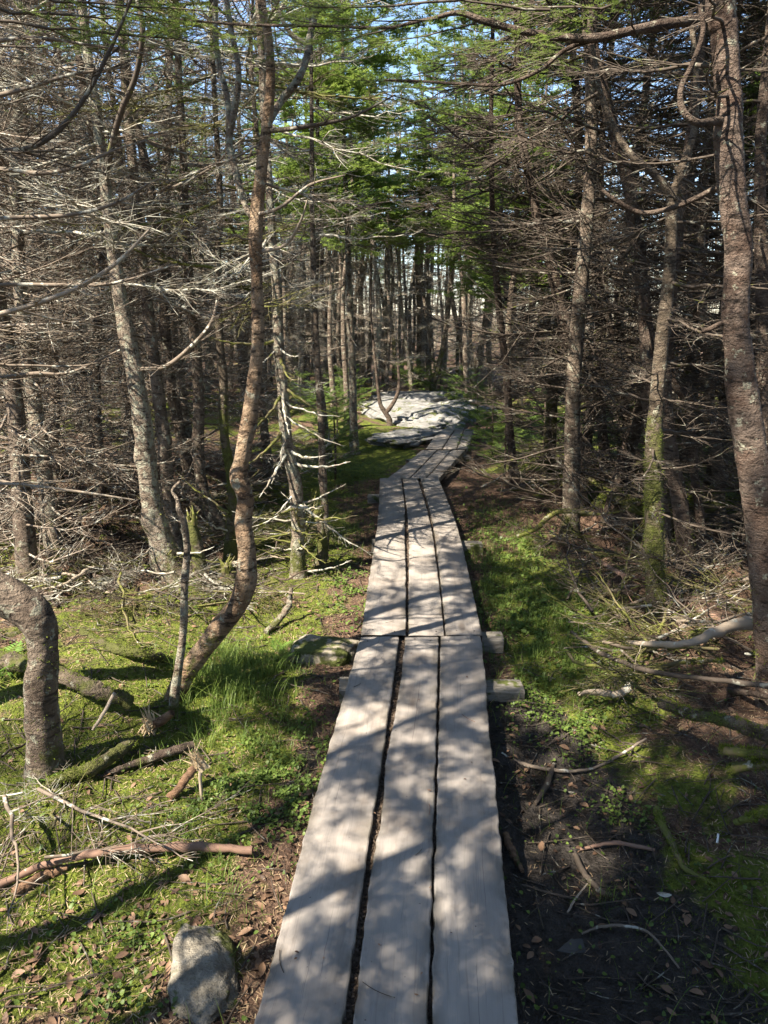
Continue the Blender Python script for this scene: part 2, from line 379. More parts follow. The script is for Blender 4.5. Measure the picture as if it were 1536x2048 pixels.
# ------------------------------------------------------------------ boardwalk: sections > planks > nails
TH = 0.055
def resample(st, n):
    A = np.array([[list(p) for p in s] for s in st])              # (S,6,3)
    return spline(A.reshape(len(A), -1), n).reshape(-1, 6, 3)
def plank_mesh(Lp, Rp, seed, name, wav):
    Lp = np.array(Lp); Rp = np.array(Rp); n = len(Lp)
    t = np.linspace(0, 1, n)
    dirc = Rp - Lp; w = np.linalg.norm(dirc, axis=1, keepdims=True); dirc = dirc / w
    wl = np.array([noise.fractal(Vector((i * .31 + seed, seed * 2, 0)), 1, 2, 3) for i in range(n)])[:, None]
    wr = np.array([noise.fractal(Vector((i * .31 + seed, seed * 2, 9)), 1, 2, 3) for i in range(n)])[:, None]
    Lp = Lp + dirc * wl * wav; Rp = Rp + dirc * wr * wav
    zup = np.array([0, 0, 1.0]); bev = .004
    prof = [(0, -TH), (0, -bev), (bev, -.0008)] + [(k / 6, 0) for k in range(1, 6)] + [(-bev, -.0008), (-0.0, -bev), (-0.0, -TH)]
    rows = []; uvs = []; tin = []
    al = np.concatenate([[0], np.cumsum(np.linalg.norm(np.diff((Lp + Rp) / 2, axis=0), axis=1))])
    for j, (a, b) in enumerate(prof):
        if j <= 2: base = Lp + dirc * a; cu = np.full(n, a - abs(b) * (j < 2))
        elif j >= len(prof) - 3: base = Rp + dirc * a; cu = w[:, 0] + a + abs(b) * (j > len(prof) - 3)
        else: base = Lp + (Rp - Lp) * a; cu = w[:, 0] * a
        cup = 0.0012 * math.cos(seed * 3 + j) * (3 <= j <= 7)
        rows.append(base + zup * (b + cup)); uvs.append(np.stack([cu, al], 1)); tin.append(np.full(n, 1.0 if j in (0, 1, 9, 10) else (.55 if j in (2, 8) else (.22 if j == 7 else 0.0))))
    k = len(prof); V = np.stack(rows, 1).reshape(-1, 3); uv = np.stack(uvs, 1).reshape(-1, 2); tt = np.stack(tin, 1).reshape(-1)
    # ragged butt ends
    idx = np.arange(n * k).reshape(n, k)
    q = np.stack([idx[:-1, :-1], idx[:-1, 1:], idx[1:, 1:], idx[1:, :-1]], -1).reshape(-1, 4)
    q2 = np.stack([idx[:-1, -1], idx[:-1, 0], idx[1:, 0], idx[1:, -1]], -1)
    b = Buf(); b.add(V, np.concatenate([q, q2]), 0, tt)
    caps = []
    for row, fl in ((idx[0], False), (idx[-1], True)):
        for j in range(5):
            f = [row[j], row[j + 1], row[k - 2 - j], row[k - 1 - j]]
            if len(set(f)) == 4: caps.append(f if fl else f[::-1])
    Fa = np.array(caps); b.f.append(Fa); b.m.append(np.zeros(len(Fa), int))
    return b.mesh(name, M_PLANK, smooth=False, uv=uv)
def disc(r, h, k=8):
    P = np.array([[0, 0, 0], [0, 0, h * .7], [0, 0, h]]); v, q = tubes(P, [r, r, r * .6], k, (1, 0, 0), cap=True)
    return Buf().add(v, q)
NAIL = disc(.0042, .0016).mesh('nail', M_NAIL, smooth=False)
sec_lab = ['nearest three plank boardwalk section running under the viewer', 'second boardwalk section ending where the path bends right',
           'short skewed boardwalk section with a mossy side just after the bend', 'farthest boardwalk section touching the pale rock']
SECOBJ = []
for si, s in enumerate(SECW):
    zt = [0, -0.004, -0.012, -0.008][si]
    A = resample(s, [14, 18, 14, 12][si])
    sec = thing('boardwalk_section', (float(A[0, :, 0].mean()), float(A[0, :, 1].mean()), 0), sec_lab[si], 'boardwalk', 'boardwalk sections laid end to end')
    SECOBJ.append(sec); o = np.array(sec.location)
    for pi in range(3):
        L_, R_ = A[:, pi * 2].copy(), A[:, pi * 2 + 1].copy()
        L_ -= o; R_ -= o; L_[:, 2] += zt + (.0, -.002, .001)[pi]; R_[:, 2] += zt + (.0, -.002, .001)[pi]
        # end jitter
        for E, sg in ((0, 1), (-1, -1)):
            j = U(0.003, 0.012) * sg
            L_[E, 1] += j; R_[E, 1] += j
        pk = link('plank', plank_mesh(L_, R_, si * 7.3 + pi * 2.1, 'plank', (.005, .004, .002, .002)[si]), sec)
        n = len(L_)
        for e in ((2 if si else 8), n - 3):
            for f in (.25, .75):
                p = L_[e] * (1 - f) + R_[e] * f
                link('nail', NAIL, pk, (p[0] + U(-.01, .01), p[1] + U(-.03, .03), p[2] + .0002))

def box_buf(sx, sy, sz, bev=.006, rough=0.0, seed=0, nx=10):
    """a beam along x with worn edges"""
    xs = np.linspace(-sx / 2, sx / 2, nx); hy, hz = sy / 2, sz / 2
    pr = [(-hy, -hz + bev), (-hy, hz - bev), (-hy + bev, hz), (0, hz), (hy - bev, hz), (hy, hz - bev), (hy, -hz + bev), (hy - bev, -hz), (-hy + bev, -hz)]
    V = np.array([[x, a, c] for x in xs for a, c in pr]); k = len(pr)
    idx = np.arange(nx * k).reshape(nx, k); q = np.stack([idx[:-1], np.roll(idx[:-1], -1, 1), np.roll(idx[1:], -1, 1), idx[1:]], -1).reshape(-1, 4)
    c0 = len(V); V = np.vstack([V, [[-sx / 2, 0, 0], [sx / 2, 0, 0]]])
    tri = [(c0, idx[0][(i + 1) % k], idx[0][i], -1) for i in range(k)] + [(c0 + 1, idx[-1][i], idx[-1][(i + 1) % k], -1) for i in range(k)]
    if rough: V = V + (np.array([[noise.noise(Vector(tuple(v * 9 + o + seed))) for o in (0, 31, 67)] for v in V])) * rough
    b = Buf(); b.add(V, q); b.f.append(np.array(tri)); b.m.append(np.zeros(len(tri), int)); return b
# sleepers: (section, pixel of the end seen, pixel y, left/right end, ...)
def sleeper(sec, xl, xr, y, z, dy, dz, rz=0.0, seed=0):
    me = box_buf(xr - xl, dy, dz, .008, .006, seed, 16).mesh('sleeper', M_SLEEPER, smooth=False)
    o = link('sleeper', me, sec, Vector(((xl + xr) / 2, y, z)) - sec.location, (U(-.03, .03), U(-.02, .02), rz)); return o
zb = -TH - .004
def wx(px, py, z): return gp(px, py, z)
p = wx(1045, 1362, -.05); sleeper(SECOBJ[0], path_x(p.y) - .36, p.x, p.y, zb - .045, .13, .08, .0, 1)
p = wx(1004, 1262, -.05); sleeper(SECOBJ[0], path_x(p.y) - .31, p.x, p.y - .03, zb - .045, .12, .08, .02, 2)
p = wx(965, 1080, -.05); sleeper(SECOBJ[1], path_x(p.y) - .34, p.x, p.y, zb - .05, .13, .08, -.02, 3)
p = wx(735, 988, -.05); sleeper(SECOBJ[1], p.x, path_x(p.y) + .32, p.y, zb - .05, .14, .09, .0, 4)
p = wx(1165, 1880, -.18); sleeper(SECOBJ[0], path_x(p.y) - .3, p.x, p.y, -.198, .11, .05, .02, 5).data.materials[0] = M_MUDDY
p = wx(940, 912, -.05); sleeper(SECOBJ[2], p.x - .75, p.x + .02, p.y, zb - .06, .12, .1, .3, 6)
p = wx(1020, 1700, -.05); sleeper(SECOBJ[0], path_x(p.y) - .27, path_x(p.y) + .27, p.y, zb - .05, .14, .08, .0, 7)

# crumbs and needles caught in the gaps
cb = Buf()
for si, s in enumerate(SECW):
    A = resample(s, 40)
    for a, b in ((1, 2), (3, 4)):
        seg = []
        for r in A: seg.append((r[a], r[b]))
        P = np.array(seg); n = len(P); V = np.concatenate([P[:, 0] + [-.012, 0, -.034], P[:, 1] + [.012, 0, -.034]]); V[:, 2] += rng.uniform(-.006, .006, len(V))
        i = np.arange(n - 1); cb.add(V, np.stack([i, i + n, i + n + 1, i + 1], -1))
        for k in range(n * (7 if si == 0 else 3)):
            i = rng.integers(0, n - 1); f = rng.random(); q = P[i, 0] * (1 - f) + P[i, 1] * f; q = q + (P[i + 1, 0] - P[i, 0]) * rng.random()
            r = rng.uniform(.0025, .0075)
            d = rng.normal(size=(4, 3)); d /= np.linalg.norm(d, axis=1)[:, None]
            cb.add(q + [0, 0, -.026] + d * r, [(0, 1, 2), (0, 2, 3), (0, 3, 1), (1, 3, 2)], 0)
tag(link('gap_debris', cb.mesh('gap_debris', M_SOIL, smooth=False)), 'dark crumbs and needles packed in the gaps between planks', 'debris', kind='stuff')

# ------------------------------------------------------------------ rocks
def rock_mesh(name, r, mat, seed, amp=.25, sub=4, sc=1.4, flat=1.0, power=1.0):
    import bmesh
    bm = bmesh.new(); bmesh.ops.create_icosphere(bm, subdivisions=sub, radius=1.0)
    for v in bm.verts:
        d = v.co.normalized()
        c = Vector([math.copysign(abs(x) ** power, x) for x in d])
        n = noise.fractal(d * sc + Vector((seed, seed * 1.7, 0)), 1.0, 2.0, 4) + .5 * abs(noise.noise(d * sc * 2.2 + Vector((seed, 5, 5))))
        q = c * (1 + amp * n)
        v.co = Vector((q.x * r[0], q.y * r[1], q.z * r[2]))
    me = bpy.data.meshes.new(name); bm.to_mesh(me); bm.free(); me.materials.append(mat)
    for p_ in me.polygons: p_.use_smooth = True
    return me
p = gp(405, 1925, -.08)
tag(link('stone', rock_mesh('stone', (.09, .14, .05), M_STONE, 5.3, .22, 5, 1.2, power=.9), None, (p.x, p.y - .0, -.125), (.1, .05, .3)), 'grey furrowed stone half sunk in moss at the bottom left', 'stone')
p = gp(648, 1300, -.1)
tag(link('stone', rock_mesh('stone', (.17, .12, .07), M_STONE2, 8.4, .2, 4, 1.3, power=.6), None, (p.x, p.y, -.12), (0, .03, -.1)), 'flat mossy stone beside the left edge of the boardwalk', 'stone')
# far granite outcrop: several rounded slabs, one body
OUT = []
def slab(px, py, D, r, rz, seed, z, lab):
    p = at(px, py, D); me = rock_mesh('rock_slab', r, M_GRANITE, seed, .30, 5, 1.7, power=.6)
    tag(link('rock_slab', me, None, (p.x, p.y, z), (U(-.05, .05), U(-.05, .05), rz)), lab, 'rock')
slab(808, 830, 12.2, (.52, 1.15, .19), .35, 1.0, -.09, 'largest sunlit pale granite slab rising beyond the bend')
slab(872, 845, 11.5, (.42, 1.0, .17), -.25, 2.0, -.10, 'pale granite slab at the far end of the last planks')
slab(835, 806, 13.6, (.75, .7, .26), .1, 3.0, -.10, 'hindmost pale granite slab under the small trees')
slab(915, 838, 12.6, (.45, .8, .18), .3, 5.0, -.10, 'low pale granite slab right of the outcrop')
slab(820, 880, 9.9, (.36, .65, .13), -.6, 7.0, -.12, 'tilted grey rock ledge left of the skewed planks')

# ------------------------------------------------------------------ branches, twigs, crowns
def side_twigs(P, L, n, k_, spread, flat=.25, ln=.35, seg=4, r0=.003, t0=.12, rg=rng, fwd=.9, droop=0.0):
    """fishbone twigs along polyline P -> centre lines (n,seg,3), radii"""
    S = len(P); t = rg.uniform(t0, .97, n); side = np.where(np.arange(n) % 2 == 0, 1, -1)
    fi = t * (S - 1); i0 = np.minimum(fi.astype(int), S - 2); fr = (fi - i0)[:, None]
    base = P[i0] * (1 - fr) + P[i0 + 1] * fr
    T = P[i0 + 1] - P[i0]; T /= np.linalg.norm(T, axis=1, keepdims=True) + 1e-9
    up = np.array([0, 0, 1.0]); Sd = np.cross(T, up); Sd /= np.linalg.norm(Sd, axis=1, keepdims=True) + 1e-9
    ang = rg.uniform(.7, 1.15, n) * spread
    vert = rg.normal(0, flat, n)
    d = T * np.cos(ang)[:, None] * fwd + Sd * (np.sin(ang) * side)[:, None] + up * vert[:, None]; d /= np.linalg.norm(d, axis=1, keepdims=True)
    l = L * ln * (1.05 - t) * rg.uniform(.35, 1.15, n) + .03 * L * rg.random(n) + .02
    s = np.linspace(0, 1, seg)[None, :, None]
    bend = (T * rg.uniform(.1, .5, (n, 1)) + up * rg.uniform(-.1, .25, (n, 1)) - up * droop) * l[:, None]
    C = base[:, None] + d[:, None] * l[:, None, None] * s + bend[:, None] * s ** 2 * .5
    C[:, 1:] += np.cumsum(rg.normal(0, .028, (n, seg - 1, 3)), 1) * l[:, None, None]
    rr = np.linspace(1, .25, seg)[None] * (r0 * rg.uniform(.6, 1.1, n) * np.clip(l / (.2 * L + .01), .5, 1.3))[:, None]
    return C, rr, l
def main_curve(L, S, sag, tip, wob, rg):
    t = np.linspace(0, 1, S)
    z = -sag * L * np.sin(t * math.pi * .6) + tip * L * t ** 2.2
    y = L * wob * np.sin(t * rg.uniform(2, 4) + rg.uniform(0, 6)) * t
    P = np.stack([L * t, y, z], 1); P[1:] += rg.normal(0, .008 * L, (S - 1, 3)); return P
def dead_branch(rg, L=1.2, dense=1.0, r=.009, hi=True, mat=0, stubby=False):
    b = Buf(); S = 12 if hi else 6
    P = main_curve(L, S, rg.uniform(.0, .16), rg.uniform(-.02, .22), rg.uniform(.02, .12), rg)
    rad = r * (1 - np.linspace(0, 1, S) ** 1.1 * .85)
    v, q = tubes(P, rad, 5 if hi else 3); b.add(v, q, mat)
    n = int(22 * dense * L); C, rr, l = side_twigs(P, L, n, 0, 1.0, ln=.42 if not stubby else .12, seg=5 if hi else 3, r0=r * .38, rg=rg)
    v, q = tubes(C, rr, 3, (0.1, .1, 1)); b.add(v, q, mat)
    if hi and not stubby:
        for j in range(len(C)):
            if l[j] > .12:
                m = int(l[j] / .05); c2, r2, _ = side_twigs(C[j], l[j], m, 0, .95, ln=.45, seg=3, r0=r * .2, rg=rg)
                v, q = tubes(c2, r2, 3, (0.1, .1, 1)); b.add(v, q, mat)
    elif not stubby:
        for j in range(0, len(C), 2):
            if l[j] > .15:
                c2, r2, _ = side_twigs(C[j], l[j], 4, 0, .95, ln=.45, seg=2, r0=r * .22, rg=rg)
                v, q = tubes(c2, r2, 3, (0.1, .1, 1)); b.add(v, q, mat)
    return b
def needles_on(C, sp, nl, nw, rg, mat, b, tint0):
    """needle triangles along twig centre lines C (n,seg,3)"""
    n, S, _ = C.shape; seglen = np.linalg.norm(C[:, -1] - C[:, 0], axis=1)
    for j in range(n):
        m = max(int(seglen[j] / sp), 2) * 2
        t = rg.uniform(.04, 1, m); fi = t * (S - 1); i0 = np.minimum(fi.astype(int), S - 2); fr = (fi - i0)[:, None]
        base = C[j][i0] * (1 - fr) + C[j][i0 + 1] * fr; T = C[j][i0 + 1] - C[j][i0]; T /= np.linalg.norm(T, axis=1, keepdims=True) + 1e-9
        side = np.where(np.arange(m) % 2 == 0, 1., -1.); Sd = np.cross(T, [0, 0, 1.0]); Sd /= np.linalg.norm(Sd, axis=1, keepdims=True) + 1e-9
        d = T * rg.uniform(.35, .8, (m, 1)) + Sd * (side * rg.uniform(.6, 1, m))[:, None] + np.array([0, 0, 1.]) * rg.uniform(-.15, .6, (m, 1))
        d /= np.linalg.norm(d, axis=1, keepdims=True); l = nl * rg.uniform(.7, 1.1, (m, 1))
        W_ = np.cross(d, [0, 0, 1.0]) + rg.normal(0, .3, (m, 3)); W_ /= np.linalg.norm(W_, axis=1, keepdims=True) + 1e-9
        V = np.stack([base - W_ * nw / 2, base + W_ * nw / 2, base + d * l], 1).reshape(-1, 3)
        tt = np.clip(tint0 + rg.normal(0, .12) + .35 * t, 0, 1)
        b.add(V, np.arange(m * 3).reshape(-1, 3), mat, np.repeat(tt, 3))
def live_branch(rg, L=.9, sp=.006, nl=.022, nw=.0026, hi=True, r=.006, dens=1.0, ln=.42):
    """mats: 0 wood, 1 needles"""
    b = Buf(); S = 9 if hi else 5
    P = main_curve(L, S, rg.uniform(.0, .1), rg.uniform(-.05, .12), .05, rg)
    v, q = tubes(P, r * (1 - np.linspace(0, 1, S) * .8), 4 if hi else 3); b.add(v, q, 0)
    n = int((17 if hi else 13) * L * dens) + 3
    C, rr, l = side_twigs(P, L, n, 0, .9, flat=.1, ln=ln, seg=4 if hi else 3, r0=r * .4, t0=.15, rg=rg, droop=.05)
    v, q = tubes(C, rr, 3, (.1, .1, 1)); b.add(v, q, 0)
    t0 = rg.uniform(.1, .6)
    needles_on(C, sp, nl, nw, rg, 1, b, t0)
    needles_on(P[None, S // 3:], sp, nl, nw, rg, 1, b, t0)
    for j in range(len(C)):
        if l[j] > .10:
            c2, r2, _ = side_twigs(C[j], l[j], int(l[j] / .035), 0, .9, flat=.08, ln=.5, seg=3, r0=r * .22, rg=rg, t0=.25)
            if hi: v, q = tubes(c2, r2, 3, (.1, .1, 1)); b.add(v, q, 0)
            needles_on(c2, sp, nl, nw, rg, 1, b, t0 + .05)
    return b
def Rz(a, el, roll, loc, s):
    return Matrix.Translation(loc) @ Euler((roll, -el, a)).to_matrix().to_4x4() @ Matrix.Diagonal((s, s, s, 1))
RG = np.random.default_rng(5)
print('lib...')
DEAD_MATS = [M_TWIG, M_TWIG_DARK, M_TWIG_LICHEN, M_TWIG_MOSS]
dead_hi = [dead_branch(RG, L=RG.uniform(.9, 1.5), dense=RG.uniform(.8, 1.4), r=RG.uniform(.009, .014)) for _ in range(12)]
dead_lo = [dead_branch(RG, L=RG.uniform(.9, 1.5), dense=RG.uniform(.9, 1.4), r=RG.uniform(.009, .014), hi=False) for _ in range(8)]
stubs = [dead_branch(RG, L=RG.uniform(.3, .6), dense=1.3, r=.011, stubby=True) for _ in range(5)]
def lib(bufs, mats, nm): return [b.mesh(nm, mats) for b in bufs]
DEAD = {k: lib(dead_hi, m, 'dead_branch') for k, m in (('twig', M_TWIG), ('dark', M_TWIG_DARK), ('lichen', M_TWIG_LICHEN), ('moss', M_TWIG_MOSS))}
STUB = {k: lib(stubs, m, 'stub_branch') for k, m in (('lichen', M_TWIG_LICHEN), ('moss', M_TWIG_MOSS))}
live_lo = [live_branch(RG, L=RG.uniform(.8, 1.0), sp=.0125, nl=.034, nw=.011, hi=False, r=.0045, dens=1.35) for _ in range(5)]
live_hi = [live_branch(RG, L=RG.uniform(.8, 1.0), sp=.0055, nl=.021, nw=.0026) for _ in range(3)]
LIVE = [b.mesh('live_branch', [M_TWIG_DARK, M_NEEDLE]) for b in live_hi]
LIVE_MID = [b.mesh('live_branch', [M_TWIG_DARK, M_NEEDLE]) for b in live_lo]
def crown_buf(rg, H=3.4, Rm=1.0, gap=.16, per=4, power=.75):
    b = Buf(); z = 0.0; a = 0
    while z < H:
        f = 1 - z / H
        for k in range(per):
            a += 2.4 + rg.normal(0, .3); s = (Rm * f ** power * rg.uniform(.55, 1.1) + .12)
            if rg.random() < .12: continue
            b.merge(live_lo[rg.integers(len(live_lo))], Rz(a, rg.uniform(-.25, .25) + .5 * (1 - f), rg.normal(0, .2), (0, 0, z + rg.uniform(-.08, .08)), s))
        z += gap * rg.uniform(.8, 1.3)
    return b
CROWN_BUF = [crown_buf(RG, 3.2 + .2 * i, .85 + .07 * i, gap=.2, per=4) for i in range(4)]
CROWN = [b.mesh('crown', [M_TWIG_DARK, M_NEEDLE]) for b in CROWN_BUF]
live_keep = live_lo; live_lo = [live_branch(RG, L=RG.uniform(.8, 1.0), sp=.0105, nl=.036, nw=.014, hi=False, r=.004, dens=1.5) for _ in range(5)]
LEAFY = [crown_buf(RG, 3.6, 1.0, gap=.17, per=5, power=.6).mesh('crown', [M_TWIG_DARK, M_NEEDLE]) for _ in range(2)]
live_lo = live_keep
print('crown tris', [b.n for b in CROWN_BUF])
def twigs_buf(rg, z0, z1, n, matk=None, s0=.6, s1=1.0):
    b = Buf(); a = 0
    for i in range(n):
        a += 2.4 + rg.normal(0, .5); z = z0 + (z1 - z0) * (i + rg.random()) / n
        b.merge(dead_lo[rg.integers(len(dead_lo))], Rz(a, rg.uniform(-.28, .3), rg.normal(0, .35), (0, 0, z), rg.uniform(s0, s1)))
    return b
TW_BUF = [twigs_buf(RG, .2, 4.8, 85) for _ in range(6)]
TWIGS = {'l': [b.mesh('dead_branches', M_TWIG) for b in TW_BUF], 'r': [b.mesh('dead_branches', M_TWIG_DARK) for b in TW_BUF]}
print('twig verts', [b.n for b in TW_BUF])
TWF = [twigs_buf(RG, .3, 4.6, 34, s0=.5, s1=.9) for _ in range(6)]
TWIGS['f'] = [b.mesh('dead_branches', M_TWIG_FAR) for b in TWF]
def trunk_buf(P, Rd, k=12, amp=.08, seed=0.0, ref=(1, 0.2, 0), flare=0, fine=0):
    v, q = tubes(P, Rd, k, ref)
    S = len(P); vv = v.reshape(S, k, 3); c = np.asarray(P)[:, None]
    d = vv - c
    nz = np.array([noise.fractal(Vector((x[0] * 14 + seed, x[1] * 14, x[2] * 7)), 1, 2, 3) for x in v]).reshape(S, k, 1)
    knot = np.array([max(0, noise.noise(Vector((x[0] * 9 + seed, x[1] * 9 + 4, x[2] * 4.5))) - .35) for x in v]).reshape(S, k, 1)
    m = 1 + amp * nz + .9 * knot
    if fine: m = m + fine * np.array([noise.fractal(Vector((x[0] * 55 + seed, x[1] * 55, x[2] * 90)), 1, 2, 2) for x in v]).reshape(S, k, 1)
    if flare:
        th = np.arange(k) * 2 * math.pi / k; hh = np.asarray(P)[:, 2] - np.asarray(P)[:, 2].min()
        m = m + (flare * (.35 + np.maximum(0, np.cos(th * 2 + seed)) + .8 * np.maximum(0, np.cos(th * 3 + seed * 2)))[None] * np.exp(-hh / .10)[:, None])[..., None]
    vv = c + d * m
    return Buf().add(vv.reshape(-1, 3), q)
def fuzz(b, P, rr, n, ln, mat, seed=0, zlim=None, thr=-.05):
    rg = np.random.default_rng(int(seed) + 3); P = np.asarray(P); rr = np.asarray(rr); S = len(P)
    i = rg.integers(0, S - 1, n); f = rg.random(n)[:, None]; c = P[i] * (1 - f) + P[i + 1] * f; r = rr[i] * (1 - f[:, 0]) + rr[i + 1] * f[:, 0]
    T = P[i + 1] - P[i]; T /= np.linalg.norm(T, axis=1, keepdims=True) + 1e-9
    d = rg.normal(size=(n, 3)); d[:, 2] += .4; d -= T * (d * T).sum(1, keepdims=True); d /= np.linalg.norm(d, axis=1, keepdims=True) + 1e-9
    p = c + d * (r * .97)[:, None]
    k = np.array([noise.noise(Vector((x[0] * 16, x[1] * 16, x[2] * 11 + seed))) for x in p]) > thr + rg.normal(0, .12, n)
    if zlim is not None: k &= c[:, 2] < zlim * rg.random(n) ** .6
    p, d, T = p[k], d[k], T[k]; m = len(p)
    if not m: return
    s_ = np.cross(d, rg.normal(size=(m, 3))); s_ /= np.linalg.norm(s_, axis=1, keepdims=True); w = rg.uniform(.0008, .002, (m, 1)); l = ln * rg.uniform(.5, 1.3, (m, 1))
    V = np.stack([p - s_ * w, p + s_ * w, p + (d + rg.normal(0, .5, (m, 3))) * l], 1).reshape(-1, 3)
    b.add(V, np.arange(m * 3).reshape(-1, 3), mat, np.repeat(rg.uniform(0, .9, m), 3))
def bg_trunk(rg, H=6.5, r=.06):
    S = 34; z = np.linspace(-.15, H, S); ph = rg.uniform(0, 6, 4)
    x = .10 * np.sin(z * .8 + ph[0]) + .04 * np.sin(z * 2.1 + ph[1]); y = .10 * np.sin(z * .7 + ph[2]) + .03 * np.sin(z * 2.4 + ph[3])
    x -= x[1]; y -= y[1]
    rr = r * (1 - .92 * (z + .15) / (H + .15)) * (1 + .6 * np.exp(-(z + .15) / .18)); return trunk_buf(np.stack([x, y, z], 1), rr, 8, .1, rg.uniform(0, 50)), np.stack([x, y, z], 1)
BGT = [bg_trunk(RG, RG.uniform(5.6, 7.2), RG.uniform(.04, .065)) for _ in range(6)]
BG_MESH = {k: [b.mesh('trunk', m) for b, _ in BGT] for k, m in (('bark', M_BARK), ('dark', M_BARK_DARK), ('pale', M_BARK_PALE), ('mossy', M_BARK_MOSSY))}

def branch_ok(tip, mid):
    for q in (tip, mid):
        if q.z < 2.0 and path_d(q.x, q.y) < .55 and q.y < 11: return False
        if q.y < 1.9 and abs(q.x) < 1.1 and q.y > -1.2: return False
        if (q - Vector((0, 0, CH))).length < 1.7: return False
    return True
HERO = []
def hero(name, pts, D, mat, label, dead='twig', nb=26, z0=.4, z1=3.6, bs=(.5, 1.0), crown=None, crown_z=3.8, H=6.5, top_lean=(0, 0), group=None, D1=None, extra_forks=(), azr=None, cs=1.05, kk=14):
    """pts: rows of (px, py, width px) from the base upwards"""
    pts = list(pts); Ds = np.linspace(D, D1 if D1 is not None else D, len(pts))
    rows = []
    for (px, py, w), d in zip(pts, Ds):
        q = at(px, py, d); rows.append([q.x, q.y, q.z, w / 2 * .88 * pxm(py, d)])
    base = rows[0]; g0 = ghz(base[0], base[1])
    if base[2] > g0 - .05: rows.insert(0, [base[0], base[1], g0 - .12, base[3] * 1.25])
    last = rows[-1]; 
    if last[2] < H:
        n = max(3, int((H - last[2]) / .7)); dx = (rows[-1][0] - rows[-2][0]) / max(.05, rows[-1][2] - rows[-2][2]) * .4
        for i in range(1, n + 1):
            f = i / n; z = last[2] + (H - last[2]) * f
            rows.append([last[0] + dx * (z - last[2]) * (1 - f * .6) + top_lean[0] * f + U(-.03, .03), last[1] + top_lean[1] * f + U(-.03, .03), z, max(.006, last[3] * (1 - f * .9))])
    S = spline(rows, 14 if kk >= 18 else 8); root = thing(name, (base[0], base[1], g0), label, 'tree', group)
    O = np.array([base[0], base[1], g0]); P = S[:, :3] - O
    tb = trunk_buf(P, np.maximum(S[:, 3], .004), kk + 10 if kk >= 14 else kk, .10, U(0, 90), flare=.35, fine=.035 if kk >= 14 else 0)
    if kk >= 14 and D < 5.5:
        lo = P[:, 2] < 1.4; nf = int(lo.sum())
        fuzz(tb, P[:nf], S[:nf, 3] * 1.03, 9000 if mat is M_BARK_MOSSY else 4500, .009, 1, seed=int(D * 10), zlim=1.2 if mat is M_BARK_MOSSY else .6)
    link('trunk', tb.mesh('trunk', [mat, M_MOSSF]), root)
    for fk in extra_forks:                      # limbs traced from the photograph
        fr = []
        fm = mat
        if isinstance(fk[-1], bpy.types.Material): fm = fk[-1]; fk = fk[:-1]
        for (px, py, w, d) in fk: q = at(px, py, d); fr.append([q.x - O[0], q.y - O[1], q.z - O[2], w / 2 * pxm(py, d)])
        fs = spline(fr, 6); link('limb', trunk_buf(fs[:, :3], np.maximum(fs[:, 3], .003), 9, .06, U(0, 50), ref=(.1, 1, .15)).mesh('limb', fm), root)
    zz = S[:, 2]
    a = U(0, 6)
    for i in range(nb):
        z = z0 + (z1 - z0) * (i + R.random()) / nb
        k = int(np.argmin(abs(zz - z))); c = Vector(S[k, :3]); a += 2.4 + U(-.5, .5)
        aa = a if azr is None else U(*azr)
        s = U(*bs) * (1.0 if z > 1.0 else .75); el = U(-.3, .3); me = R.choice(DEAD[dead])
        dv = Vector((math.cos(aa) * math.cos(el), math.sin(aa) * math.cos(el), math.sin(el)))
        if not branch_ok(c + dv * 1.2 * s, c + dv * .7 * s): continue
        link('dead_branch', me, root, c - Vector(O), (U(-.5, .5), -el, aa), s)
    if crown is not None:
        k = int(np.argmin(abs(zz - crown_z))); c = Vector(S[k, :3]) - Vector(O)
        link('crown', LEAFY[0] if crown == 'leafy' else CROWN[crown], root, c, (0, 0, U(0, 6)), (cs, cs, max(.5, (H + .3 - crown_z) / 3.4)))
    HERO.append((base[0], base[1])); return root

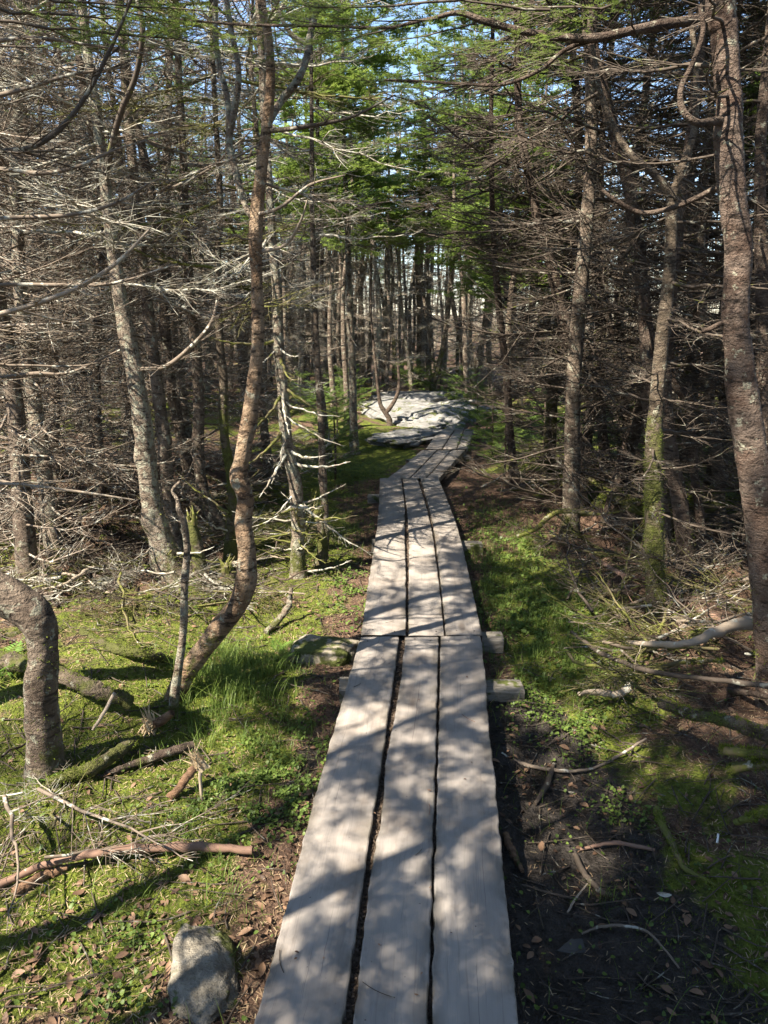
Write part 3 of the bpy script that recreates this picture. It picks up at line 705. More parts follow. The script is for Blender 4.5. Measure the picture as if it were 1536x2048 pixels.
hero('fir_tree', [(92, 1575, 82), (88, 1480, 72), (84, 1380, 66), (86, 1300, 66), (78, 1250, 76), (45, 1212, 84), (-20, 1172, 84), (-110, 1110, 78), (-190, 1000, 72), (-240, 860, 66)], 2.43, M_BARK,
     'thick elbow-bent trunk at the left edge with a lichen patch at the bend', nb=12, z0=1.5, crown=0, crown_z=3.4, cs=1.25, dead='twig', bs=(.5, .8), azr=(-.3, 1.9), kk=20)
T2 = hero('birch_tree', [(345, 1410, 44), (370, 1350, 42), (420, 1282, 44), (468, 1222, 44), (492, 1170, 46), (495, 1120, 40), (487, 1050, 38), (491, 1000, 38), (480, 950, 37), (487, 900, 35), (500, 825, 33), (510, 750, 31), (516, 675, 29), (514, 580, 28), (512, 500, 27), (513, 425, 28), (525, 325, 25), (536, 225, 24), (541, 150, 22), (535, 65, 20), (520, -20, 19)], 3.0, M_BARK_BIRCH,
     'tall orange-brown trunk that rises S-shaped from a leaning foot', nb=6, z0=1.3, z1=2.6, dead='twig', bs=(.3, .6), crown=3, crown_z=3.9, H=6.2, cs=1.3,
     extra_forks=[[(508, 440, 13, 3.0), (490, 410, 13, 3.0), (470, 340, 14, 3.05), (458, 285, 14, 3.1), (470, 215, 13, 3.1), (477, 140, 12, 3.1), (462, 60, 12, 3.1), (450, -20, 11, 3.1), M_BARK_PALE],
                  [(459, 290, 12, 3.1), (455, 200, 12, 3.15), (438, 130, 12, 3.2), (430, 50, 10, 3.2), (432, -20, 9, 3.2), M_BARK_PALE],
                  [(538, 245, 14, 3.0), (560, 205, 15, 3.1), (592, 165, 15, 3.1), (612, 120, 14, 3.15), (620, 70, 13, 3.2), (645, -20, 12, 3.2), M_BARK_PALE],
                  [(612, 88, 9, 3.2), (580, 65, 9, 3.2), (556, 20, 8, 3.2), (545, -30, 7, 3.2), M_BARK_PALE]])
hero('fir_sapling', [(345, 1445, 22), (352, 1370, 20), (366, 1270, 17), (369, 1170, 17), (374, 1100, 15), (368, 1045, 16), (358, 1020, 13)], 2.85, M_BARK_PALE,
     'thin upright lichened stem in front of the leaning birch foot', nb=3, z0=.4, z1=.8, bs=(.2, .3), H=.95, kk=8)
hero('fir_tree', [(348, 1180, 84), (322, 1085, 56), (302, 1000, 44), (291, 900, 43), (281, 820, 41), (270, 750, 38), (256, 680, 37), (245, 620, 34), (234, 555, 31), (224, 480, 28), (214, 400, 26), (205, 320, 24)], 4.45, M_BARK_PALE,
     'stout pale trunk sweeping left with a broad mossy foot', nb=40, z0=1.7, z1=4.6, crown=1, crown_z=4.6, cs=.8, dead='lichen', kk=20)
hero('fir_tree', [(362, 1120, 40), (343, 1050, 32), (333, 950, 31), (328, 880, 30), (318, 800, 29), (309, 730, 29), (299, 650, 27), (289, 560, 25), (279, 470, 23), (270, 370, 20)], 4.9, M_BARK,
     'darker trunk close behind the stout pale trunk', nb=36, z0=1.6, z1=4.6, crown=None)
hero('fir_tree', [(458, 1090, 38), (436, 1050, 33), (414, 1005, 28), (400, 950, 26), (397, 880, 25), (398, 800, 25), (392, 710, 23), (382, 610, 21), (374, 510, 20), (369, 420, 19), (367, 330, 17)], 5.4, M_BARK,
     'slim trunk with a curved foot between the pale trunk and the birch', nb=40, z0=1.5, z1=4.6, crown=3, crown_z=4.8, cs=.8)
hero('fir_tree', [(462, 1145, 34), (462, 1080, 28), (466, 1015, 24), (462, 950, 21), (450, 880, 20), (446, 820, 20), (447, 755, 19), (440, 690, 18), (437, 600, 16), (436, 500, 15), (440, 400, 14)], 4.8, M_BARK_MOSSY,
     'narrow wavy mossy trunk directly left of the birch', nb=18, z0=1.6, crown=None, dead='moss', H=5.0)
T7 = hero('fir_tree', [(597, 1150, 38), (595, 1100, 31), (596, 1040, 31), (591, 975, 30), (580, 920, 28), (572, 870, 27), (565, 780, 26), (558, 700, 24), (555, 600, 23), (546, 500, 20), (540, 400, 18)], 4.7, M_BARK_PALE,
     'lichen-white trunk bristling with pale broken stubs, right of the birch', nb=34, z0=1.6, z1=4.4, crown=None, dead='lichen')
hero('fir_tree', [(648, 1110, 22), (650, 1030, 18), (645, 950, 16), (642, 850, 15), (635, 730, 15), (629, 610, 14), (626, 500, 12), (624, 400, 11)], 5.2, M_BARK,
     'thin straight trunk just right of the stub-covered trunk', nb=26, z0=.5, crown=None, dead='lichen', bs=(.4, .8), H=5)
hero('fir_tree', [(710, 905, 22), (707, 850, 18), (705, 750, 17), (701, 650, 16), (697, 550, 14), (695, 450, 12)], 9.0, M_BARK_PALE,
     'pale trunk left of the outcrop, beyond the bend', nb=30, z0=.8, crown='leafy', crown_z=2.5, cs=1.25, dead='twig')
hero('fir_tree', [(186, 915, 26), (174, 830, 21), (162, 730, 20), (152, 620, 18), (146, 500, 16)], 7.6, M_BARK_PALE,
     'flaking trunk on the mossy mound at far left', nb=34, z0=.8, crown=None)
hero('fir_tree', [(66, 860, 20), (55, 740, 17), (40, 610, 16), (28, 480, 15)], 8.6, M_BARK_PALE,
     'whitish trunk behind the mound at the left edge', nb=32, z0=.8, crown=None)
hero('fir_sapling', [(778, 838, 12), (762, 812, 10), (756, 780, 8), (752, 740, 7), (748, 700, 6)], 10.9, M_BARK_DARK,
     'small dark forked sapling in front of the outcrop', nb=10, z0=.8, z1=2, bs=(.3, .5), H=2.6, kk=7,
     extra_forks=[[(770, 828, 9, 10.9), (790, 800, 8, 10.9), (798, 770, 7, 10.9), (796, 730, 5, 10.9)]])
# right-hand side
R1 = hero('fir_tree', [(1556, 1500, 92), (1550, 1390, 78), (1546, 1300, 74), (1536, 1180, 72), (1525, 1070, 70), (1513, 970, 70), (1499, 880, 68), (1487, 800, 66), (1479, 720, 62), (1472, 650, 58), (1474, 560, 58), (1478, 480, 60), (1466, 400, 60), (1460, 340, 62), (1456, 270, 63), (1459, 215, 57), (1453, 130, 57), (1447, 60, 60), (1440, -20, 64)], 2.7, M_BARK_RED,
     'big reddish trunk at the right edge with knots and a long overhanging limb', dead='dark', nb=12, z0=1.9, z1=3.0, bs=(.4, .7), crown=2, crown_z=3.6, H=6.8, kk=24,
     extra_forks=[[(1430, 35, 21.6, 2.7), (1398, 40, 20.2, 2.7), (1318, 50, 18.0, 2.65), (1248, 65, 17.3, 2.6), (1193, 76, 18.0, 2.6), (1128, 75, 15.8, 2.6), (1043, 62, 14.4, 2.6), (968, 42, 13.0, 2.6), (918, 26, 10.8, 2.6), (868, 36, 7.2, 2.6), (818, 47, 6.5, 2.6), (768, 56, 5.8, 2.6), (650, 52, 5.8, 2.65), (500, 50, 5.0, 2.7), (420, 44, 4.3, 2.7), (350, 38, 2.9, 2.7), M_BARK_DARK],
                  [(1452, 240, 21.6, 2.7), (1420, 243, 15.8, 2.65), (1393, 245, 13.7, 2.6), (1366, 222, 13.0, 2.6), (1362, 178, 11.5, 2.6), (1386, 125, 10.8, 2.6), (1406, 65, 10.1, 2.6), (1400, 10, 8.6, 2.6), M_BARK_DARK],
                  [(1465, 372, 15.8, 2.7), (1433, 376, 12.2, 2.75), (1393, 396, 10.8, 2.8), (1343, 416, 10.1, 2.85), (1283, 426, 10.1, 2.9), (1233, 402, 9.4, 2.9), (1203, 380, 7.2, 2.9), M_BARK_DARK],
                  [(1193, 76, 10.1, 2.6), (1130, 100, 8.6, 2.65), (1080, 140, 7.9, 2.7), (1010, 168, 7.2, 2.8), (930, 168, 5.8, 2.9), (830, 162, 5.0, 3.0), (768, 160, 3.6, 3.0), M_BARK_DARK],
                  [(1468, 640, 14.4, 2.7), (1440, 648, 10.1, 2.7), (1415, 660, 10.1, 2.7), (1402, 662, 9.4, 2.7), M_BARK_DARK]])
hero('fir_tree', [(1316, 1275, 52), (1313, 1200, 45), (1309, 1100, 42), (1307, 1000, 41), (1307, 900, 38), (1313, 800, 33), (1322, 700, 31), (1333, 600, 29), (1341, 500, 26), (1344, 400, 24), (1346, 380, 18)], 3.7, M_BARK_MOSSY,
     'moss-covered trunk that forks at the height of the bent limb', dead='dark', nb=24, z0=.5, z1=2.2, bs=(.4, .8), H=2.3, kk=18,
     extra_forks=[[(1344, 395, 20, 3.7), (1310, 350, 16, 3.7), (1262, 310, 14, 3.75), (1225, 250, 13, 3.8), (1200, 180, 10, 3.8), (1185, 90, 8, 3.8)],
                  [(1344, 395, 18, 3.7), (1362, 340, 15, 3.7), (1388, 260, 13, 3.7), (1392, 150, 11, 3.7), (1380, 20, 9, 3.7)]])
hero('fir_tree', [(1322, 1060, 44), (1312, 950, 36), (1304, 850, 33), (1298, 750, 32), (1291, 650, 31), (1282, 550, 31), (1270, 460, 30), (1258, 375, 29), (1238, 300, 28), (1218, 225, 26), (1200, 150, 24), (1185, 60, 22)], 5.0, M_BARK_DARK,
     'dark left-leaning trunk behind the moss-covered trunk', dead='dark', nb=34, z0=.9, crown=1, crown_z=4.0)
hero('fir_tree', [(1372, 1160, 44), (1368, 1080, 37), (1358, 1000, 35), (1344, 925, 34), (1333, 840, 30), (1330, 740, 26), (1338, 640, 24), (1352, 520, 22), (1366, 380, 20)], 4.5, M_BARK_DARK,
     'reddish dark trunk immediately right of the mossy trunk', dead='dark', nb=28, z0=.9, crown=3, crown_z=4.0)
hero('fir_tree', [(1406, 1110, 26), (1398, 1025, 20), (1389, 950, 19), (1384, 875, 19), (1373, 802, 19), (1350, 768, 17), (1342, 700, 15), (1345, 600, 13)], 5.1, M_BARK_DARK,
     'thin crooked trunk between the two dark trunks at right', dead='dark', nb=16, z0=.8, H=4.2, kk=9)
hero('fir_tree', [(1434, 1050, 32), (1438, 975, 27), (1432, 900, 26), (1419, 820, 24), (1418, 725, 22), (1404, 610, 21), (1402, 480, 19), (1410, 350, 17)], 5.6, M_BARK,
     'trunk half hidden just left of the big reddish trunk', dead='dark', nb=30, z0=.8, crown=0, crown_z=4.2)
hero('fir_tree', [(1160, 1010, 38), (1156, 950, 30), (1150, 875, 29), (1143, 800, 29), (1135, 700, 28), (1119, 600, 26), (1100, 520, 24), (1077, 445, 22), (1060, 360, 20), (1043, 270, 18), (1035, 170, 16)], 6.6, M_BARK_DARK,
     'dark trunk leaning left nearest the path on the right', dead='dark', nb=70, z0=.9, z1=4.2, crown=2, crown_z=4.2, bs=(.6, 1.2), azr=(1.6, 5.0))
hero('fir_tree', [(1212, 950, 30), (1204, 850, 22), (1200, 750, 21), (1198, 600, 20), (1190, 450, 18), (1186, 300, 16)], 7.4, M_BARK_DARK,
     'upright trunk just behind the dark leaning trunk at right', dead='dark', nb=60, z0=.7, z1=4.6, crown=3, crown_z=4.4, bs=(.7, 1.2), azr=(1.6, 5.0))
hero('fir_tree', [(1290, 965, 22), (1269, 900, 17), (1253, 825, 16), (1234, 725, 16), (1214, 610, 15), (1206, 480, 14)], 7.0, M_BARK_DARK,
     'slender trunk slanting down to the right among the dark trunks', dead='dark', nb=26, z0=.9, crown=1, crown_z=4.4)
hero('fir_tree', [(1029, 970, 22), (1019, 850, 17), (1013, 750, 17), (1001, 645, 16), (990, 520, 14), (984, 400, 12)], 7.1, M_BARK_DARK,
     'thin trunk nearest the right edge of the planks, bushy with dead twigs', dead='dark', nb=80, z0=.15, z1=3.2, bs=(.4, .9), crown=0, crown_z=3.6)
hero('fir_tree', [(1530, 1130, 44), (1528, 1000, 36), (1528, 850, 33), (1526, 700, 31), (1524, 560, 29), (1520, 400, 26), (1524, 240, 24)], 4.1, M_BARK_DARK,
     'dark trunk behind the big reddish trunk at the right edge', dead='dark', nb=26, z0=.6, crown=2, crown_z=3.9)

# clearings in the canopy: places the sun reaches (x, y, z, radius)
ZONES = [(.2, 10.2, 3.0, 1.3), (-.2, 13.5, 2.5, 1.4), (.4, 12.2, .2, 1.5), (-1.2, 2.2, 0, .8), (-1.5, 4.2, .6, .9), (.6, 9.2, 3.0, 1.0), (-.5, 5.6, 0, .5), (4.0, 12.5, .5, 3.0), (-2.6, 5.2, 2.0, 1.2), (-.45, 3.3, 0, .5), (.5, 8.6, 0, .6), (-3.2, 8, 2.5, 1.2)]
HARD = [(.3, 14.6, .8, 1.0), (3.6, 10.5, .8, .9), (.3, 12.0, .3, 1.2), (.2, 10.2, 3.2, 1.1), (-.5, 9.6, 3.4, .7), (-.2, 13.2, 2.8, 1.1), (1.2, 10.0, 3.0, .7)]
def sunblock(x, y, h0, h1, rc=.8, zones=None):
    for h in np.linspace(h0, h1, 6):
        for (a, b_, c, r) in (zones or ZONES):
            if h > c and math.hypot(x + .65 * (h - c) - a, y + .52 * (h - c) - b_) < r + rc * max(.25, (h1 + .6 - h) / (h1 - h0)): return True
    return False
# ------------------------------------------------------------------ more firs of the stand, each a thing
def in_view(x, y, m=60):
    if y < 1: return False
    q = Vector((x, y, 0)); px = 768 + F * x / (y * CP + CH * SP); return -m < px < 1536 + m
pts = list(HERO)
def try_pt(x, y, dmin):
    return all((x - a) ** 2 + (y - b) ** 2 > dmin * dmin for a, b in pts)
def stand_tree(x, y, key, label, group, twk='l', crown=True, cz=None, cs=None, tw=True):
    i = R.randrange(6); g0 = ghz(x, y) if y < 16 else float(gbase(x, y)); s = U(.85, 1.15)
    root = thing('fir_tree', (x, y, g0), label, 'tree', group)
    rz = U(0, 6.28); sc = (U(.8, 1.3),) * 2 + (s,)
    link('trunk', BG_MESH[key][i], root, (0, 0, 0), (U(-.06, .06), U(-.06, .06), rz), sc)
    if tw:
        t = link('dead_branches', R.choice(TWIGS[twk]), root, (0, 0, 0), (0, 0, U(0, 6.28)), (U(.8, 1.15),) * 2 + (s,)); t['kind'] = 'stuff'
    if crown and not (cz is None and sunblock(x, y, 3.4, 6.6, .5) and R.random() < .93):
        c = U(3.0, 4.2) if cz is None else cz; k = cs or U(.8, 1.2)
        link('crown', R.choice(CROWN if cz is None else LEAFY), root, (0, 0, c), (0, 0, U(0, 6.28)), (k, k, max(.5, (7 - c) / 3.4) * U(.8, 1.05)))
    return root
# leafy firs that show green above the path
for (px, D, cz, cs, dx, lab) in ((960, 8.7, 2.3, 1.15, .35, 'green-needled fir hanging over the right edge of the path before the rock'), (770, 14.2, 2.7, 1.1, 0, 'sunlit green fir rising straight behind the outcrop'),
                             (965, 10.4, 1.9, 1.15, .35, 'green fir just right of the last planks'), (668, 12.0, 2.7, 1.0, 0, 'bushy green fir left of the outcrop'),
                             (840, 16.0, 3.0, 1.2, 0, 'light green fir in the centre distance'), (905, 12.9, 2.7, 1.0, .3, 'green fir standing just behind the right end of the outcrop'), (560, 12.4, 2.6, .9, 0, 'green-topped fir above the stub-covered trunk'), (1040, 13.0, 1.8, 1.2, 0, 'light green fir in the opening right of the path'),
                             (652, 8.7, 2.7, .95, 0, 'green fir with low boughs between the thin straight trunk and the pale trunk'), (693, 10.6, 2.6, .95, 0, 'green fir close to the left end of the outcrop'), (868, 14.8, 3.0, 1.1, 0, 'broad green fir behind the outcrop'), (725, 15.2, 3.0, 1.1, 0, 'green fir behind the outcrop toward the left'), (930, 15.5, 2.8, 1.2, 0, 'green fir behind the last planks'),
                             (715, 17.5, 3.0, 1.2, 0, 'far green fir seen past the pale trunk beyond the bend')):
    q = at(px, 800, D); x = q.x + dx; pts.append((x, D)); stand_tree(x, D, 'bark', lab, 'leafy firs along the path', 'r', True, cz, cs, tw=False)
cnt = 0; tries = 0; R.seed(21)
while tries < 6000 and cnt < 215:
    tries += 1
    y = R.uniform(3.6, 15.5); x = R.uniform(-.62, .62) * (y * CP + .5) * 1.05
    right = x > path_x(min(y, 10.6))
    d = path_d(x, y)
    if d < (1.15 if y < 8 else .9): continue
    if y < 5.2 and d < 1.6: continue
    if not right and y < 5.7 and not (x < -1.95 and y > 4.2): continue
    if not in_view(x, y): continue
    if y < 8.5 and -1.1 < x < 0: continue
    if y > 10.5 and 0 < x < 1.6 and y < 12.8: continue
    dmin = .6 if not right else (.55 if y < 8.3 else 1.25)
    if not try_pt(x, y, dmin): continue
    if sunblock(x, y, .5, 6.4, .35, HARD): continue
    pts.append((x, y)); cnt += 1
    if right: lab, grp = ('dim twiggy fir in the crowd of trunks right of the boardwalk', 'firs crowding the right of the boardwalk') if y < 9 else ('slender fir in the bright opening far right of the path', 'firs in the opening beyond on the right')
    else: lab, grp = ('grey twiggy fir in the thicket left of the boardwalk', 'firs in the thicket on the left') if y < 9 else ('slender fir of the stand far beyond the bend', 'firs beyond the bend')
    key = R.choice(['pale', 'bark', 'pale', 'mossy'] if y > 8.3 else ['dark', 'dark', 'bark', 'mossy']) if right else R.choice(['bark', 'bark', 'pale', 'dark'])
    ppx = 768 + F * x / (y * CP + CH * SP)
    LM = [(-99, 'the left edge'), (60, 'the whitish trunk at far left'), (170, 'the flaking trunk'), (260, 'the stout pale trunk'), (400, 'the slim curved trunk'), (500, 'the birch'), (580, 'the stub-covered trunk'), (705, 'the pale trunk beyond the bend'), (790, 'the outcrop'), (900, 'the last planks'),
          (1020, 'the bushy thin trunk'), (1140, 'the dark leaning trunk'), (1230, 'the slanting slender trunk'), (1320, 'the moss-covered trunk'), (1420, 'the half hidden trunk'), (1490, 'the big reddish trunk'), (1640, 'the right edge')]
    j = max(i_ for i_ in range(len(LM) - 1) if LM[i_][0] <= max(ppx, -99))
    lab = '%s fir %s between %s and %s' % ({'dark': 'dark', 'bark': 'brown', 'pale': 'pale', 'mossy': 'mossy'}[key], 'close behind' if y < 7 else 'in mid distance' if y < 10.5 else 'far back', LM[j][1], LM[j + 1][1])
    if y > 10.5 or len(lab.split()) > 16: lab = lab.replace(' in mid distance', ' midway').replace('the stub-covered', 'the stubby')
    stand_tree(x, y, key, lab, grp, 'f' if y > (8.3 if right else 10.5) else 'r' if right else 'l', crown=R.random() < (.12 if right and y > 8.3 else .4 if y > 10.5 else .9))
print('stand trees', cnt)
R.seed(41); n_ = 0
for k in range(3000):
    y = U(13.6, 19.5); x = U(-.32, .26) * y
    if not try_pt(x, y, .6): continue
    pts.append((x, y)); n_ += 1; ppx = 768 + F * x / (y * CP + CH * SP)
    lab = 'thin pale pole-like fir standing ' + ('far behind the birch' if ppx < 560 else 'far behind the pale trunk beyond the bend' if ppx < 735 else 'in the crowd right behind the outcrop' if ppx < 880 else 'beyond the last planks' if ppx < 1010 else 'far beyond the bushy thin trunk')
    stand_tree(x, y, R.choice(['pale', 'pale', 'bark', 'mossy']), lab, 'thin poles ' + lab.split('standing ')[1], 'f', crown=R.random() < .08, cz=U(3.0, 3.8), cs=.8)
    if n_ >= 62: break

# far woods and the woods round the viewer: masses nobody could count
def clump(rg, n, size, crown_p, TW=TWF):
    b = Buf()
    for i in range(n):
        x, y = rg.uniform(-size, size, 2); j = rg.integers(6); s = rg.uniform(.85, 1.15)
        T = Matrix.Translation((x, y, 0)) @ Matrix.Rotation(rg.uniform(0, 6), 4, 'Z') @ Matrix.Diagonal((1, 1, s, 1))
        tb = BGT[j][0]; b.merge(tb, T)
        for V, Fa, m, t in TW[j].packed():
            q = Buf(); q.add(V, Fa, 1, t); b.merge(q, T)
        if rg.random() < crown_p:
            T2_ = Matrix.Translation((x, y, rg.uniform(2.8, 4))) @ Matrix.Rotation(rg.uniform(0, 6), 4, 'Z') @ Matrix.Diagonal((.9, .9, 1, 1))
            for V, Fa, m, t in CROWN_BUF[rg.integers(4)].packed():
                q = Buf(); q.v, q.f, q.m, q.t, q.n = [V], [Fa], [m + 1], [t], len(V); b.merge(q, T2_)
    return b
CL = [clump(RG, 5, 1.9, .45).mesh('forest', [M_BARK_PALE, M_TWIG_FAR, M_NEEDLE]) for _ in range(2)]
def woods(x, y, lab, k=None):
    o = link('forest', CL[R.randrange(2) if k is None else k], None, (x, y, float(gbase(x, min(y, 16)))), (0, 0, U(0, 6.28)), (1, 1, U(.9, 1.15)))
    tag(o, lab, 'forest', kind='stuff')
yy = 17.5; R.seed(22)
while yy < 62:
    w = .58 * yy + 2
    for x in np.arange(-w, w, 3.1 if yy < 24 else 4.2):
        if x > 1.5 and yy < 45 and R.random() < .68: continue
        if yy < 20 and sunblock(x, yy, .5, 6.4, .9, HARD): continue
        woods(x + U(-.8, .8), yy + U(-.8, .8), 'far firs standing as one mass beyond the rock')
    yy += 3.8
for (x, y) in ((-6.4, -3.0), (-7.8, 0), (-7.4, 4.2), (-4.9, -5.4), (-1.2, -4.6), (-8.2, -3.8), (2.9, -2.6), (4.6, 1.0), (5.4, 4.6), (-8.8, 8), (-10.5, 12), (7.4, 8.6), (10.2, 12.5), (-2.2, -8), (7.5, 1)):
    if not sunblock(x, y, 3.6, 6.4, 1.6): woods(x, y, 'unseen firs added outside the picture to shade the path')


# ------------------------------------------------------------------ shade canopy: unseen firs added outside the picture to dapple planks and mud
CC = [clump(RG, 3, .9, 1.0, TW_BUF).mesh('forest', [M_BARK, M_TWIG, M_NEEDLE]) for _ in range(2)]
R.seed(23); RG = np.random.default_rng(77)
CS = clump(RG, 2, .45, 1.0).mesh('forest', [M_BARK, M_TWIG, M_NEEDLE])
CS1 = clump(RG, 1, .05, 1.0).mesh('forest', [M_BARK, M_TWIG, M_NEEDLE])
for (x, y, s) in ((-1.7, -.7, 1.0), (-2.6, -2.0, 1.0), (-1.0, -2.2, 1.0), (1.7, -1.3, 1.0), (2.4, .7, .95), (-2.35, -.55, .9), (-1.25, -.15, .9), (-1.95, -1.15, .95), (-1.62, .45, .9), (-.9, -1.0, .95), (-2.1, 1.0, .9)):
    o = link('forest', CS1 if (x, y) in ((-2.35, -.55), (-1.62, .45), (-.9, -1.0), (-2.1, 1.0)) else CS if (x, y) in ((-1.25, -.15), (-1.95, -1.15)) else CC[R.randrange(2)], None, (x, y, ghz(x, y)), (0, 0, U(0, 6.28)), (1, 1, s))
    tag(o, 'unseen firs added outside the picture to shade the path', 'forest', kind='stuff')

# ------------------------------------------------------------------ traced limbs, stubs and living sprays of the near trees
def limb(root, pts, mat, twig=1.0, name='limb', k=7, ln=.3, live=False, tr=.42):
    O = root.location; fr = []
    for (px, py, w, d) in pts: q = at(px, py, d) - O; fr.append([q.x, q.y, q.z, w / 2 * pxm(py, d)])
    fs = spline(fr, 6); P = fs[:, :3]; rr = np.maximum(fs[:, 3], .002)
    b = trunk_buf(P, rr, k, .08, U(0, 50), ref=(.1, .3, 1))
    L = float(np.linalg.norm(np.diff(P, axis=0), axis=1).sum()); n = int(L * 14 * twig)
    if n:
        C, r2, l = side_twigs(P, L, n, 0, 1.0, ln=ln, seg=5, r0=min(.004, rr.mean() * tr), rg=RG, t0=.08)
        v, q = tubes(C, r2, 3, (.1, .1, 1)); b.add(v, q, 0)
        for j in range(len(C)):
            if l[j] > .1:
                c2, r3, _ = side_twigs(C[j], l[j], int(l[j] / .05), 0, .95, ln=.45, seg=3, r0=.0018, rg=RG)
                v, q = tubes(c2, r3, 3, (.1, .1, 1)); b.add(v, q, 0)
                if live: needles_on(c2, .006, .02, .0026, RG, 1, b, .3)
            if live: needles_on(C[j:j + 1], .006, .02, .0026, RG, 1, b, .3)
    return link(name, b.mesh(name, [mat, M_NEEDLE]), root)
T1 = [o for o in bpy.data.objects if o.get('label', '').startswith('thick elbow')][0]
E1 = hero('fir_tree', [(-330, 1700, 80), (-330, 1300, 66), (-320, 900, 60), (-320, 500, 52)], 2.5, M_BARK, 'fir just outside the left edge whose long bare limbs reach into the picture', nb=0, crown=None)
for pts, mt in (([(-320, 520, 14, 2.5), (-100, 455, 10, 2.4), (0, 437, 9, 2.4), (140, 430, 8, 2.4), (235, 405, 6, 2.4), (300, 365, 3, 2.4)], M_TWIG),
                ([(-320, 740, 18, 2.5), (-120, 660, 13, 2.3), (0, 628, 11, 2.3), (100, 598, 10, 2.3), (175, 565, 9, 2.3), (240, 520, 8, 2.3), (300, 458, 5, 2.3)], M_TWIG_PALE),
                ([(-320, 640, 14, 2.5), (-100, 590, 10, 2.6), (0, 570, 8, 2.6), (130, 570, 8, 2.6), (230, 566, 6, 2.6), (355, 528, 3, 2.6)], M_TWIG),
                ([(-320, 420, 14, 2.5), (-100, 345, 11, 2.4), (0, 338, 9, 2.4), (75, 347, 9, 2.4), (150, 335, 7, 2.4), (230, 300, 5, 2.4), (290, 282, 3, 2.4)], M_TWIG),
                ([(-320, 330, 20, 2.5), (-100, 310, 14, 2.3), (0, 303, 12, 2.3), (60, 296, 11, 2.3), (120, 258, 11, 2.3), (170, 195, 9, 2.3), (215, 110, 8, 2.3), (262, 0, 5, 2.3), (280, -60, 3, 2.3)], M_TWIG_DARK),
                ([(-320, 250, 16, 2.5), (-100, 210, 11, 2.6), (0, 190, 9, 2.6), (60, 175, 8, 2.6), (140, 150, 7, 2.6), (250, 135, 4, 2.6)], M_TWIG),
                ([(-320, 120, 14, 2.5), (-60, 90, 9, 2.5), (60, 76, 7, 2.5), (180, 90, 5, 2.5), (300, 110, 3, 2.5)], M_TWIG),
                ([(-320, 860, 12, 2.5), (-60, 770, 8, 2.7), (60, 748, 7, 2.7), (140, 745, 5, 2.7), (240, 700, 3, 2.7)], M_TWIG),
                ([(-320, 900, 12, 2.5), (-60, 960, 8, 2.7), (50, 970, 6, 2.7), (170, 985, 5, 2.7), (270, 1000, 3, 2.7)], M_TWIG_PALE)):
    limb(E1, pts, mt, 1.3)
TT3 = [o for o in bpy.data.objects if o.get('label', '').startswith('stout pale')][0]
limb(TT3, [(280, 738, 9, 4.45), (320, 736, 8, 4.3), (345, 725, 9, 4.1), (375, 700, 9, 4.0), (405, 670, 8, 3.9), (425, 640, 7, 3.9), (434, 600, 4, 3.9)], M_TWIG, .8)
limb(TT3, [(210, 350, 14, 4.4), (240, 230, 12, 4.2), (272, 150, 11, 4.1), (285, 60, 10, 4.0), (270, -20, 8, 4.0)], M_TWIG_DARK, .8)
limb(T2, [(512, 430, 9, 3.0), (560, 415, 7, 2.9), (620, 370, 5, 2.9), (690, 350, 3, 2.8)], M_TWIG, 1.0)
limb(T2, [(515, 505, 8, 3.0), (570, 490, 7, 3.0), (600, 445, 5, 2.95), (615, 400, 3, 2.9)], M_TWIG_PALE, .7)
limb(T2, [(538, 262, 10, 3.0), (600, 255, 8, 2.9), (700, 235, 6, 2.9), (790, 190, 3, 2.8)], M_TWIG_DARK, 1.2)
for k in range(22):                               # pale broken stubs
    py = U(660, 1060); D_ = 4.7; sx = np.interp(py, [600, 700, 780, 870, 975, 1040], [555, 558, 565, 572, 591, 596])
    q = at(sx, py, D_) - T7.location; aa = U(-2.9, -.2) if R.random() < .8 else U(0, 6)
    link('stub_branch', R.choice(STUB['lichen' if R.random() < .65 else 'moss']), T7, q, (U(-.5, .5), -U(-.7, .25), aa), U(.6, 1.15))
def live_at(root, px, py, D, az, el=0.0, s=1.0, roll=0.0, hi=True):
    q = at(px, py, D) - root.location
    link('live_branch', R.choice(LIVE if hi else LIVE_MID), root, q, (roll, -el, az), s)
PI = math.pi
for a in ((1040, 62, 2.6, 2.5, -.1, .5), (960, 42, 2.6, 2.9, -.1, .5), (1120, 78, 2.6, -2.3, -.2, .5), (880, 36, 2.6, -2.8, -.1, .5), (790, 52, 2.6, 2.6, 0, .45), (700, 52, 2.65, -2.6, -.1, .4), (600, 50, 2.7, 2.7, 0, .4),
          (850, 160, 3.0, 3.0, 0, .4), (940, 168, 2.9, -2.8, -.1, .45), (1010, 168, 2.85, 2.6, -.2, .4), (1190, 80, 2.6, 2.0, .1, .6), (1270, 62, 2.6, -2.0, .1, .6),
          (1100, 20, 2.4, -3.0, .1, .7), (960, -10, 2.3, 3.0, 0, .7), (1250, 0, 2.4, 2.6, .1, .7)):
    live_at(R1, *a)
for a in ((452, 60, 3.1, .4, 0, .35), (475, 130, 3.1, -.6, 0, .35), (455, 180, 3.1, -2.4, -.1, .3), (440, 60, 3.2, 2.8, 0, .4), (620, 60, 3.2, .1, 0, .45), (540, 40, 3.0, -.8, 0, .4), (455, 110, 2.9, -1.6, -.2, .32)):
    live_at(T2, *a)
for a in ((-40, 40, 2.4, .2, .0, .8), (-40, 0, 2.6, .5, .0, .9), (60, -20, 2.3, .2, -.1, .7), (150, -10, 2.6, .6, -.1, .6), (-60, 90, 3.0, .1, .1, .7)):
    live_at(E1, *a)
